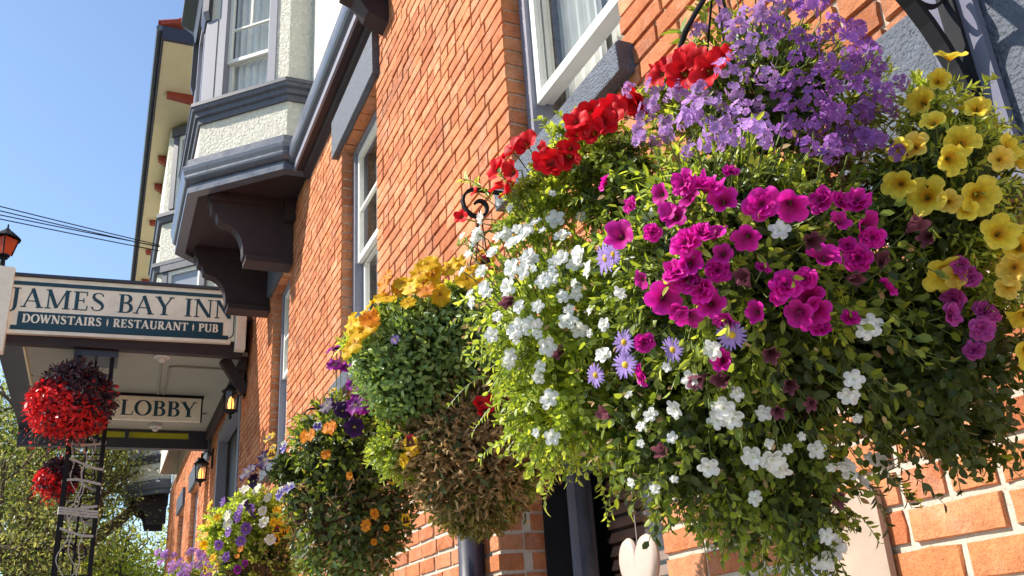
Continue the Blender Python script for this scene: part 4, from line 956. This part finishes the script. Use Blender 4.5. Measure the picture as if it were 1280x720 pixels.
# ------------------------------------------------------------------ wrought iron wall brackets
BZ = 1.12
def wall_bracket(x, label, tip=.60, z=BZ, w=.014, th=.007, y0=.003, bh=.36):
    o = thing('basket_bracket', (x,0,z), label, 'bracket', 'iron basket brackets on the brick wall')
    mb = MB(); mb.box(x-.016,x+.016,y0,y0+.009,z-bh-.04,z+.08); mb.build('wall_strap', M['iron'], o)
    pts=[(x,.012,z),(x,.3,z),(x,tip-.03,z)]+[(x,tip-.03+.040*math.sin(a),z-.040+.040*math.cos(a)) for a in np.linspace(.3,math.pi,8)]
    pts+=[(x,tip-.03+(.036-.006*a)*math.sin(math.pi+a),z-.040-.004*a+(.040-.007*a)*math.cos(math.pi+a)) for a in np.linspace(.3,3.6,10)]
    mb = MB(); mb.ribbon(pts,(1,0,0),w,th); mb.build('arm', M['iron'], o)
    pts=[(x,y0+.009+.36*(1-math.cos(a)),z-bh+(bh-.005)*math.sin(a)) for a in np.linspace(.0,math.pi/2,14)]
    mb = MB(); mb.ribbon(pts,(1,0,0),w,th); mb.build('curved_brace', M['iron'], o)
    pts=[(x,.05+.075+.075*(1-.14*a)*math.cos(a+2.2),z-.09+.075*(1-.14*a)*math.sin(a+2.2)) for a in np.linspace(0,5.2,22)]
    mb = MB(); mb.ribbon(pts,(1,0,0),.010,.006); mb.build('scroll', M['iron'], o)
    return o

# ------------------------------------------------------------------ flower baskets
def basket_body(o, c, r, rim_up=.05, hook=None):
    mb=MB(); prof=[(r*math.cos(t),r*math.sin(t)) for t in np.linspace(-math.pi/2,0,8)]; mb.lathe(c,prof,20); mb.build('coir_liner', M['coir'], o, smooth=True)
    mb=MB()
    for k in range(10):
        a=2*math.pi*k/10; mb.tube([(c[0]+math.cos(a)*1.03*r*math.cos(t),c[1]+math.sin(a)*1.03*r*math.cos(t),c[2]+1.03*r*math.sin(t)) for t in np.linspace(0,-1.45,7)],.0025,5)
    mb.tube([(c[0]+1.03*r*math.cos(a),c[1]+1.03*r*math.sin(a),c[2]) for a in np.linspace(0,2*math.pi,25)],.004,5); mb.build('wire_frame', M['iron'], o)
    if hook is not None:
        mb=MB()
        for k in range(3):
            a=2*math.pi*k/3+.5; p=np.array((c[0]+1.03*r*math.cos(a),c[1]+1.03*r*math.sin(a),c[2])); h=np.array(hook); mid=(p+h)/2; mb.tube([p,mid*.7+p*.3,mid,h],.002,5)
        mb.build('hanger_chain', M['iron'], o)

# --- near basket
near = thing('flower_basket', at(940,560,1.40), 'largest and nearest hanging basket, magenta petunias, lilac verbena, white and yellow blooms', 'flower basket', 'hanging flower baskets along the wall')
NL = {k:lobe(*v) for k,v in dict(white=(695,395,1.46,118), leftlow=(705,510,1.43,88), red1=(735,195,1.50,62), red2=(860,130,1.50,62), verb=(955,115,1.38,112), verb2=(1052,128,1.37,72), pet=(905,320,1.27,165),
      core=(935,375,1.38,225), low=(850,530,1.33,118), low2=(960,595,1.35,105), low3=(1008,660,1.34,58), yel=(1170,245,1.30,112), yel2=(1235,330,1.27,75), rlow=(1140,440,1.37,135), rtrail=(1200,520,1.42,62), tuft=(668,272,1.47,50), tuft2=(690,235,1.49,48), fill=(770,228,1.47,72), yel3=(1165,150,1.33,62), yel4=(1225,190,1.32,48)).items()}
NLL=list(NL.values())
cl=Cloud()
dens=.00085
def nsp(k,f=1.0): return int(4*math.pi*NL[k][1]**2/dens*f)
sprigs(cl,*NL['white'],nsp('white'),.0165,['lime','lime','green'],per=14,start=.4,wr=.55,tip='lime')
sprigs(cl,*NL['leftlow'],nsp('leftlow'),.0165,['lime','green','lime'],per=14,wr=.55,tip='lime')
sprigs(cl,*NL['red1'],nsp('red1'),.016,['green','lime'],wr=.5,tip='lime')
sprigs(cl,*NL['tuft'],nsp('tuft'),.016,['lime','green'],wr=.52,tip='lime')
sprigs(cl,*NL['tuft2'],nsp('tuft2'),.016,['lime','green'],wr=.52,tip='lime')
sprigs(cl,*NL['red2'],nsp('red2'),.017,['green','lime'],tip='lime')
sprigs(cl,*NL['verb'],nsp('verb',.85),.014,['green','lime','deep'],wr=.30,tip='lime')
sprigs(cl,*NL['verb2'],nsp('verb2'),.015,['green','lime'],wr=.32,tip='lime')
sprigs(cl,*NL['pet'],nsp('pet',.75),.023,['green','lime','deep'],wr=.36,tip='lime')
sprigs(cl,*NL['core'],nsp('core',.7),.022,['deep','green'],per=11,wr=.6,tip='green')
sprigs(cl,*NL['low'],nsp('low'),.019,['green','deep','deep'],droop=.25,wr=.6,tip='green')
sprigs(cl,*NL['low2'],nsp('low2'),.019,['deep','deep','green'],droop=.3,wr=.62,tip='green')  # lower and right lobes: shaded side put into darker leaf colours
sprigs(cl,*NL['low3'],nsp('low3'),.014,['green','deep'],droop=.4,tip='green')
sprigs(cl,*NL['yel'],nsp('yel',.85),.020,['green','lime','deep'],wr=.28,tip='lime')
sprigs(cl,*NL['yel2'],nsp('yel2',.8),.020,['green','lime'],wr=.28,tip='lime')
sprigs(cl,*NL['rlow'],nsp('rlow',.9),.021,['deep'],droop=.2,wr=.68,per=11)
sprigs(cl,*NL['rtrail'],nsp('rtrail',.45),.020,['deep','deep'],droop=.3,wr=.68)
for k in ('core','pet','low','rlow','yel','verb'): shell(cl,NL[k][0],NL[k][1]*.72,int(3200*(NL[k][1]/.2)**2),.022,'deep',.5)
sprigs(cl,*NL['fill'],nsp('fill'),.017,['green','deep'],wr=.5,tip='lime')
sprigs(cl,*NL['yel3'],nsp('yel3',.8),.020,['green','lime'],wr=.28,tip='lime')
sprigs(cl,*NL['yel4'],nsp('yel4',.7),.020,['green','lime'],wr=.28,tip='lime')
shell(cl,at(1040,215,1.36),.06,500,.02,'dead',.8,.3,STT,STF)
# loose shoots that break the outline
def shoots(cl, pts, leaf, mixm, zc, ln=.07):
    for (x,y,dx,dy) in pts:
        a=at(x,y,zc); b_=at(x+dx,y+dy,zc-.02); k=16; U=np.linspace(.15,1,k)[:,None]; P=a+(b_-a)*U+np.array([0,0,1])*(.015*np.sin(U*3.1)); T=norm(b_-a)
        ref=rdirs(k); S=np.cross(T,ref); S/=np.linalg.norm(S,axis=1,keepdims=True)
        cl.strands(P[:-1],P[1:],.0010,LI['stem']); L=leaf*rng.uniform(.7,1.2,k); cl.leaves(P,T*.6+S,T-S*.4+np.array([0,0,.5]),L,L*.42,LI[random.choice(mixm)])
shoots(cl,[(620,260,-42,-35),(600,330,-28,-22),(610,400,-45,5),(640,500,-48,40),(640,560,-40,15),(700,590,-20,45),(750,600,10,55),(660,280,-35,-62),(700,200,-25,-50),(800,620,25,50),(1190,190,60,-55),(1230,170,40,-10),(1225,130,20,-30),(1240,230,40,-20),(1090,590,60,40),(1140,560,90,45),(1180,560,85,20),(1060,640,40,40),(1210,540,75,40),(960,680,-12,40),(640,440,-55,20),(620,470,-60,40)],.016,['lime','green'],1.42)
shoots(cl,[(1090,570,90,60),(1120,560,95,40),(1150,560,80,25),(1100,590,40,45),(1180,540,100,60),(1080,600,30,60)],.020,['deep'],1.45)
shoots(cl,[(885,85,-3,-78),(893,80,22,-60),(880,90,-30,-50)],.034,['green'],1.46)
for k_,n_ in (('low',60),('low2',60),('rlow',60),('white',50),('core',80)): shell(cl,NL[k_][0],NL[k_][1]*1.06,n_*2,.013,'dead',.08,.5)
cl.build('foliage',LMATS,near)
basket_body(near, at(940,450,1.42), .125, hook=at(893,-40,1.42))
mb=MB(); mb.tube([at(838,110,1.44),at(847,70,1.43),at(856,40,1.42),at(870,15,1.42),at(895,-25,1.42),at(940,-60,1.42)],.0042,8); mb.tube([at(825,115,1.45),at(850,65,1.435),at(880,-10,1.42)],.0012,5); mb.build('hanger_hoop',M['iron'],near)
B_=lambda k,pts,**kw: blooms(near,NLL,k,pts,**kw)
B_('red',[(735,150),(748,160),(765,160),(690,190),(640,215),(895,92),(870,78),(632,235),(842,88),(630,225),(652,200),(683,207),(712,195),(641,242,.8),(757,150),(738,168),(775,138),(722,163,.8),(803,131),(822,100,.8),(857,85),(884,80),(905,76,.8),(868,96),(608,246,.45),(598,272,.5),(846,98,.9),(790,150,.8),(665,195),(700,200),(690,212,.8),(726,172),(785,135,.8),(718,185,.8),(648,232,.8)],face=.5,tilt=.6,sc=(.7,1.05),push=.024)
B_('magenta',[(785,300),(765,232,.75),(825,250),(858,238),(884,236),(912,222,.8),(848,268),(820,290,.8),(896,290,1.1),(945,256),(985,258,1.1),(1020,254),(1062,258,.9),(1075,288,1.1),(1024,323,1.1),(1068,323,.9),(1098,359),(895,340,1.1),(845,334),(838,369,1.05),(893,378,1.1),(941,382),(811,418,.95),(805,465,.9),(908,448,1.05),(982,352),(1002,372,1.1),(1018,384),(1022,410,.9),(1056,392,.8),(805,352,.7),(930,300,.8),(865,308,.9),(800,262,.7),(1042,250,.8),(860,395,.8),(955,330,.6),(870,255),(905,250),(835,262,.8),(875,290),(860,350),(880,362),(905,320,.8),(870,325),(850,385,.8),(905,398),(965,365,.8),(990,388),(1012,396),(1040,275,.8),(1085,300,.8),(1050,305,.8),(1000,345,.8)],face=.35,tilt=.75,sc=(.72,1.15),jit=5)
B_('white',[(661,283),(690,274),(633,255,.8),(640,361,1.1),(651,409,1.1),(684,428,1.2),(724,411,1.1),(733,322,1.3),(718,335),(745,335),(970,289,1.1),(893,428,1.1),(868,467,1.2),(845,508,1.2),(905,503,1.3),(918,515,1.3),(897,518,1.2),(880,580,1.1),(1080,405,1.2),(1071,412),(1055,465,1.2),(1050,488,.9),(940,558,1.1),(963,562,1.4),(972,572,1.2),(1015,550,1.2),(1047,572,1.4),(1050,585,1.2),(1070,600,1.1),(1100,566,1.1),(1108,578,1.0),(1019,683,1.5),(1036,680,1.2),(1030,695,1.1),(990,709,1.3),(947,620,1.1),(1022,658,1.0),(655,300),(600,290,.8),(605,300),(622,320,.9),(680,360),(701,300),(690,500,1.1),(673,465),(645,340),(665,408),(645,312),(728,318,.8),(765,440),(790,360,.7),(815,520,.8),(585,300,.7),(715,270,.7),(762,402,.8),(672,384,.9),(705,372,.8),(613,362,.8),(628,395,.8),(690,545,.9),(668,330,.9),(612,275),(1092,560,.8),(838,455,.7),(640,290),(650,295,.9),(628,300),(675,290,.9),(600,325),(592,345,.8),(615,345),(660,345,.9),(700,330,.9),(622,415),(640,440,.9),(600,380,.8),(708,400),(655,385),(675,405,.8),(720,360,.8),(745,385,.8),(600,310),(610,290)],push=.016,face=.3)
B_('white',[(random.gauss(670,48),random.gauss(370,62),random.uniform(.5,.9)) for _ in range(34)]+[(random.uniform(780,1080),random.uniform(480,640),random.uniform(.45,.75)) for _ in range(16)],push=.012)
B_('aster',[(758,462),(788,425,1.05),(791,451),(913,408,1.05),(845,428,.95),(768,322),(778,318,.8)],push=.018,face=.6,tilt=.25)
B_('yellow',[(1128,233,1.05),(1160,245,1.1),(1130,193,.9),(1188,205,1.1),(1180,331,1.2),(1240,286,1.05),(1270,310,1.1),(1271,390,1.05),(1273,440,1.1),(1218,246),(1185,80,1.0),(1151,130,.9),(1200,180),(1172,105,.7),(1218,140,.8),(1255,190,.7),(1165,160,.7),(1205,262,.7)],face=.40,tilt=.6)
B_('apricot',[(1185,250,.8),(1262,335),(1255,357,.8),(1200,340,.8),(1240,205,.7),(1146,188,.8)],face=.3)
B_('pink',[(1178,393),(1198,367),(1215,345),(1223,392),(1212,437),(1235,388),(1205,330,.9),(1222,412)],face=.4)
B_('wilt',[(963,440),(985,478),(970,505),(880,470),(1010,300),(1060,350),(930,350),(1095,330),(870,350),(1012,500),(1130,290),(1160,290),(700,440),(640,380),(760,520),(830,560),(1040,620),(905,470)],push=.012)
vp=[]
tries=0
while len(vp)<112 and tries<6000:
    tries+=1; x=random.uniform(785,1112); y=random.uniform(-30,212)
    if y < 118-(x-790)*.55 and x<900: continue
    if x>1000 and y < (x-1000)*.95-5: continue
    if x<860 and y>190: continue
    if x<912 and y<112: continue
    if 880<x<1010 and y>205: continue
    if x>1000 and y>190-(x-1000)*.3 and random.random()<.6: continue
    if any((x-a)**2+(y-b)**2<19**2 for a,b in vp): continue
    vp.append((x,y))
B_('lilac',[p for p in vp if p[0]<965],push=.022,face=.15,sc=(.6,1.15)); B_('violet',[p for p in vp if p[0]>=965],push=.022,face=.15,sc=(.6,1.15))
# blooms on the far sides of the mound
for kind,k,n in (('magenta','pet',5),('white','low',8),('white','rlow',6),('lilac','verb',12),('yellow','yel',5),('red','red1',4)):
    c,r=NL[k]
    for _ in range(n):
        d=rdirs(1)[0]; vd=norm(CAMP-c)
        if d@vd>-.1: d=d-2*(d@vd)*vd if d@vd>.1 else d
        put(near,kind,c+d*r*1.05,d)
wall_bracket(.93,'iron bracket at the right edge on the blue painted stone, holding the nearest basket',tip=.62,z=1.20,w=.028,th=.015,y0=.054,bh=.42)
MB().prism([(.034,.68),(.05,.68),(.052,1.5),(.034,1.5)],.885,.985).build('mounting_board', M['board_paint'], inn)  # timber pad behind the near bracket

# --- second basket: yellow pansies, green dome, withered side
b2 = thing('flower_basket', at(590,600,2.30), 'withered brown basket with yellow pansies and a dense green dome, second from the right', 'flower basket', 'hanging flower baskets along the wall')
L2={k:lobe(*v) for k,v in dict(dome=(520,452,2.30,82),dome2=(580,430,2.33,70),body=(600,555,2.30,97),low=(590,605,2.30,66),left=(500,560,2.26,42),right=(640,600,2.22,34),crown=(575,382,2.33,38),crown2=(500,405,2.31,34),crown3=(458,432,2.29,22)).items()}; L2L=list(L2.values())
cl=Cloud()
shell(cl,*L2['dome'],7000,.018,'cool',.40,.55,out=.7); shell(cl,*L2['dome2'],4800,.018,'cool',.40,.55,out=.7)
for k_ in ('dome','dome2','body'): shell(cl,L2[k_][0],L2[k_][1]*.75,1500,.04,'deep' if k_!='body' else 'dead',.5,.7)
shell(cl,*L2['body'],6500,.028,'dead',.42,.24,STT,STF); shell(cl,at(540,560,2.27),.11,1500,.028,'dead',.5,.24,STT,STF); sprigs(cl,*L2['body'],160,.030,['dead','dead','moss','deep'],per=10,start=.5,wr=.3); sprigs(cl,at(640,545,2.27),.07,70,.02,['lime','green'],wr=.5); shell(cl,*L2['body'],420,.026,'deep',.15,.5); shell(cl,*L2['low'],2600,.022,'moss',.4,.35,STT,STF)
sprigs(cl,*L2['left'],120,.022,['lime','green'],wr=.4); sprigs(cl,*L2['right'],60,.018,['cool','green'],wr=.5)
shell(cl,at(450,430,2.30),.05,160,.035,'lime',.8,.3); shell(cl,at(500,400,2.30),.05,260,.03,'green',.8,.3)
shell(cl,at(540,395,2.31),.05,260,.03,'lime',.8,.3); shell(cl,at(600,645,2.3),.09,700,.02,'moss',.6,.35,STT,STF,rz=.5)
for k_ in ('crown','crown2','crown3'): sprigs(cl,*L2[k_],110,.024,['green','lime','cool'],wr=.45,per=10,tip='lime')
cl.build('foliage',LMATS,b2); basket_body(b2,at(590,555,2.33),.12,hook=at(600,262,2.33))
B2=lambda k,pts,**kw: blooms(b2,L2L,k,pts,**kw)
B2('p_yellow',[(450,412),(462,402),(480,376),(497,370),(515,372),(531,346),(548,350),(565,346),(580,358),(456,432,.9),(441,442,.8),(470,408),(490,385),(540,362),(555,370),(512,388,.8),(572,338),(512,560,.8),(515,575,.7),(468,392),(505,360),(540,338),(588,350),(458,420),(525,372)],push=.022,sc=(1.0,1.3))
B2('p_orange',[(473,410),(487,372),(590,345),(530,380,.8)],push=.035,sc=(1.0,1.3)); B2('p_wine',[(601,338,1.1),(590,330,.9),(605,352),(525,555,.8)],push=.04)
B2('red',[(598,342,.8),(590,352,.7),(603,505,.9),(615,500,.7),(608,512,.7)],push=.0); B2('aster',[(497,427,.6)],push=.01)
wall_bracket(1.95,'iron bracket with open scroll tip against sunlit brick, left of the largest basket',tip=.64,z=1.125)

# --- third basket: pansies over foliage coloured dark to stand for shade
b3 = thing('flower_basket', at(430,680,3.4), 'dark shaded basket with purple and orange pansies, third from the right', 'flower basket', 'hanging flower baskets along the wall')
L3={k:lobe(*v) for k,v in dict(top=(430,560,3.40,72),body=(440,635,3.40,82),low=(430,690,3.38,62),spur=(372,590,3.38,30)).items()}; L3L=list(L3.values())
cl=Cloud()
sprigs(cl,*L3['top'],380,.034,['deep'],wr=.4,tip='green'); sprigs(cl,*L3['spur'],80,.03,['deep'],wr=.45)
shell(cl,*L3['body'],1300,.032,'dead',.35,.26,STT,STF); shell(cl,*L3['body'],2300,.032,'deep',.3,.55); sprigs(cl,*L3['body'],120,.032,['deep','green'],wr=.45,tip='green'); shell(cl,*L3['low'],1500,.026,'cool',.35,.55); shell(cl,*L3['low'],900,.03,'moss',.3,.3,STT,STF)
cl.build('foliage',LMATS,b3); basket_body(b3,at(430,630,3.42),.20,hook=at(430,510,3.42))
B3=lambda k,pts,**kw: blooms(b3,L3L,k,pts,**kw)
B3('p_orange',[(398,546),(412,541),(385,548),(411,567,.7),(436,592,.7),(463,640,.9),(456,656,.9),(463,672,.5),(475,655,.5),(418,538)],push=.05)
B3('p_purple',[(419,462),(438,490),(445,505),(440,525),(431,485,.9),(433,470,.7),(426,472),(442,512),(436,500),(447,520),(420,480)],push=.10,sc=(1.15,1.5)); B3('p_dark',[(425,515,1.1),(412,520),(336,588,1.1),(330,600),(333,618,1.1),(343,578),(440,540),(430,528)],push=.07,sc=(1.05,1.4))
B3('p_blue',[(378,612),(372,622),(400,538,.7),(372,558)],push=.06); B3('p_faced',[(360,552),(352,578,.8),(350,565,.7),(497,648,.9),(420,500,.6)],push=.06); B3('p_wine',[(482,605,1.1),(490,606,.9),(360,607,.6)],push=.05)
wall_bracket(4.12,'iron bracket with curled tip above the shaded pansy basket',tip=.615,z=1.10)

# --- fourth basket: violet, white and yellow pansies
b4 = thing('flower_basket', at(325,740,5.2), 'sunlit basket of violet, white and yellow pansies, fourth from the right', 'flower basket', 'hanging flower baskets along the wall')
L4={k:lobe(*v) for k,v in dict(top=(320,650,5.2,46),left=(285,665,5.15,34),body=(325,705,5.2,58)).items()}; L4L=list(L4.values())
cl=Cloud()
sprigs(cl,*L4['top'],260,.036,['green','lime'],wr=.5); sprigs(cl,*L4['left'],200,.032,['lime','lime'],wr=.5); sprigs(cl,*L4['body'],330,.036,['deep','green','lime'],wr=.5); shell(cl,*L4['body'],500,.04,'dead',.3,.3,STT,STF)
cl.build('foliage',LMATS,b4); basket_body(b4,at(325,705,5.25),.22,hook=at(345,585,5.25))
B4=lambda k,pts,**kw: blooms(b4,L4L,k,pts,**kw)
B4('p_violet',[(288,632),(300,648),(308,660),(292,662),(306,670),(275,680),(282,688),(316,640),(368,690),(362,694),(304,640)],push=.05,sc=(1.0,1.3))
B4('p_white',[(318,608),(322,618),(310,620),(330,625),(288,645),(290,655),(328,640),(326,650),(335,668),(366,668),(308,632),(368,680)],push=.05,sc=(1.0,1.35))
B4('p_yellow',[(343,640),(344,650),(338,654),(355,662),(265,655),(270,640),(275,650),(262,668),(268,690),(262,680)],push=.05,sc=(.9,1.2))
B4('p_faced',[(342,672,1.2),(276,710,1.2),(262,712,1.1),(350,665)],push=.05); B4('p_wine',[(340,661,1.2)],push=.06); B4('p_purple',[(302,712),(308,706,.8)],push=.05); B4('p_orange',[(305,688,.8),(300,696,.7)],push=.05)
wall_bracket(5.30,'iron bracket with curled tip above the violet and yellow pansy basket',tip=.60,z=1.10)

# --- fifth basket
b5 = thing('flower_basket', at(240,760,7.6), 'farthest basket at the bottom edge, only its lilac blossom top showing', 'flower basket', 'hanging flower baskets along the wall')
L5=[lobe(245,740,7.6,42),lobe(222,735,7.6,24)]
cl=Cloud(); sprigs(cl,*L5[0],260,.045,['green','lime'],wr=.45); sprigs(cl,*L5[1],120,.045,['green','lime'],wr=.45); cl.build('foliage',LMATS,b5)
basket_body(b5,at(242,755,7.6),.22,hook=at(300,640,7.6))
for _ in range(46): blooms(b5,L5,'lilac',[(random.uniform(205,280),random.uniform(697,730))],push=.06,sc=(1.5,2.3))
wall_bracket(6.60,'small distant iron bracket with curled tip near the door keypad',tip=.565,z=1.11)

for nm_, (par_, A_, B__) in STEMS.items():
    cs_ = Cloud(); cs_.strands(np.array(A_), np.array(B__), .0015, LI['stem']); cs_.build('flower_stems', LMATS, par_)

# ------------------------------------------------------------------ red begonia baskets under the canopy
def red_basket(c, r, label, n=1.0):
    o=thing('red_basket', c, label, 'flower basket', 'red begonia baskets at the canopy'); cl=Cloud(); c=np.array(c)
    for (dx,dy,dz,f,nb,nr_) in ((0,0,.16,.80,2400,40),(.02,-.14,.06,.80,2000,220),(0,.14,-.04,.80,150,1900),(-.05,.02,-.10,.78,200,1500),(.03,-.16,-.14,.55,150,700),(0,.22,.05,.5,60,700),(.05,.0,.26,.5,700,0)):
        cc=c+np.array((dx,dy,dz))*r/.42; rr=r*f
        shell(cl,cc,rr,int(nb*n),.07,'bronze',.5,.42,out=.8); shell(cl,cc,rr*1.04,int(nr_*n),.05,'redbloom',.3,.6,rz=.95)
    sprigs(cl,c+np.array((0,0,.1)),r*1.12,int(90*n),.05,['bronze'],per=8,wr=.35,droop=.3)
    sprigs(cl,c+np.array((0,.06,-.08)),r*1.06,int(130*n),.042,['redbloom','redbloom','bronze'],per=7,wr=.55,droop=.35)
    cl.build('foliage',LMATS,o); basket_body(o,c+np.array((0,0,.02)),r*.55,hook=(c[0]+.2,c[1],3.44))
red_basket((10.48,1.86,2.74),.385,'round red begonia basket hanging in front of the lattice column')
red_basket((12.3,1.98,2.28),.20,'smaller red begonia basket half hidden behind the lattice column',.7)

# ------------------------------------------------------------------ things at the lower right
MB().box(1.395,1.548,.004,.020,-.5,.26).build('notice_panel', mat('matt_cream_board', (.44,.34,.27), .95, .1, var=.15, vscale=9), inn); MB().box(1.55,1.64,.004,.026,-.5,.262).build('notice_panel_edge', M['board_paint'], inn)
dp = MB(); dp.tube([(3.55,.052,-1.6),(3.55,.052,.60)],.052,14); tag(dp.build('drain_pipe', M['trim_dark'], smooth=True),'black vertical drainpipe on the brick below the withered basket','pipe')
hb=thing('heart_ornament', at(800,735,2.72), 'cream ceramic heart hanging in front of the low window glass','ornament')
hc=at(800,712,2.70); mb=MB(); n=40; hv=[]; a=np.linspace(0,2*math.pi,n,endpoint=False)
hx=16*np.sin(a)**3; hy=13*np.cos(a)-5*np.cos(2*a)-2*np.cos(3*a)-np.cos(4*a)
sc_=.066/16
ring=[]
for f,d in ((1.0,0),(.95,.010),(.8,.015),(.4,.017)):
    ring.append([(hc[0]-hx[i]*sc_*1.62*f, hc[1]+d, hc[2]+(hy[i]+2)*sc_*2.05*f-.02) for i in range(n)])
vs=[p for r_ in ring for p in r_]+[(hc[0],hc[1]+.018,hc[2]-.02)]; fs=[(k*n+i,k*n+(i+1)%n,(k+1)*n+(i+1)%n,(k+1)*n+i) for k in range(3) for i in range(n)]+[(3*n+i,3*n+(i+1)%n,4*n) for i in range(n)]
mb.add(vs,fs); mb.add([(p[0],2*hc[1]-p[1],p[2]) for p in vs],[f[::-1] for f in fs]); mb.build('heart_body',M['heart'],hb,smooth=True)
MB().tube([(hc[0],hc[1],hc[2]+.06),(hc[0],hc[1],.76)],.0015,5).build('cord',M['ribbon'],hb)
kp=MB(); kp.box(13.2,13.36,-.149,-.12,1.62,1.86); tag(kp.build('door_keypad',M['grey_plastic']),'small pale keypad on the dark lobby door','keypad')

# ------------------------------------------------------------------ trees behind
M['t_grey']=leaf_mat('olive_tree_leaf',(.12,.135,.05),(.30,.31,.14),.5); M['t_lime']=leaf_mat('lime_tree_leaf',(.18,.23,.03),(.44,.46,.07),.5); M['t_deep']=leaf_mat('dark_tree_leaf',(.05,.085,.022),(.14,.18,.05),.45)
def tree(base, h, crown, mats, label, nl=9000, leaf=.13, seed=1, name='broadleaf_tree'):
    r=np.random.default_rng(seed); o=thing(name,base,label,'tree','trees beyond the canopy'); mb=MB(); tips=[]; base=np.array(base,float)
    def grow(p,d,L,rad,lev):
        n=6; pts=[p]; 
        for i in range(n): d=norm(d+r.normal(size=3)*.16+np.array((0,0,.05))); pts.append(pts[-1]+d*L/n)
        mb.tube(pts,list(np.linspace(rad,rad*.6,n+1)),7 if lev<2 else 5)
        if lev>=2: tips.extend(pts[2:])
        if lev<4:
            for k in range(3 if lev else 5):
                q=pts[int(r.integers(2,n+1))]; dd=norm(d+r.normal(size=3)*.75+np.array((0,0,.15))); grow(q,dd,L*r.uniform(.55,.78),rad*.55,lev+1)
    grow(base,np.array((0,0,1.)),h*.36,h*.026,0); mb.build('trunk',M['bark'],o,smooth=True)
    T=np.array(tips); T=T[r.random(len(T))<.42]; cl=Cloud(); idx=r.integers(0,len(T),nl); P=T[idx]+r.normal(size=(nl,3))*crown
    L=leaf*r.uniform(.6,1.3,nl); mi=r.integers(0,len(mats),len(T))[idx]
    for k in range(len(mats)):
        s_=mi==k; m_=s_.sum(); cl.leaves(P[s_],r.normal(size=(m_,3))+np.array((0,0,-.5)),r.normal(size=(m_,3))+np.array((0,0,.8)),L[s_],L[s_]*.45,k)
    ob=cl.build('crown',[M[m] for m in mats],o); return o
tree((24,4.8,GZ),13.5,.45,['t_grey','t_grey','t_deep'],'grey green spreading tree at the far left edge',26000,.095,3)
tree((29,3.4,GZ),14.5,.5,['t_grey','t_deep','t_lime'],'tall loose tree behind the lattice column',24000,.11,5)
tree((33,1.9,GZ),11.0,.5,['t_lime','t_lime','t_grey'],'yellow green tree between the column and the brick piers',22000,.12,8)
tree((38,7.5,GZ),17.0,.6,['t_deep','t_grey'],'tall dark tree farthest to the left',20000,.14,11)
tree((26,2.7,GZ),8.0,.35,['t_lime','t_deep'],'low bright green tree below the red baskets',17000,.085,14)
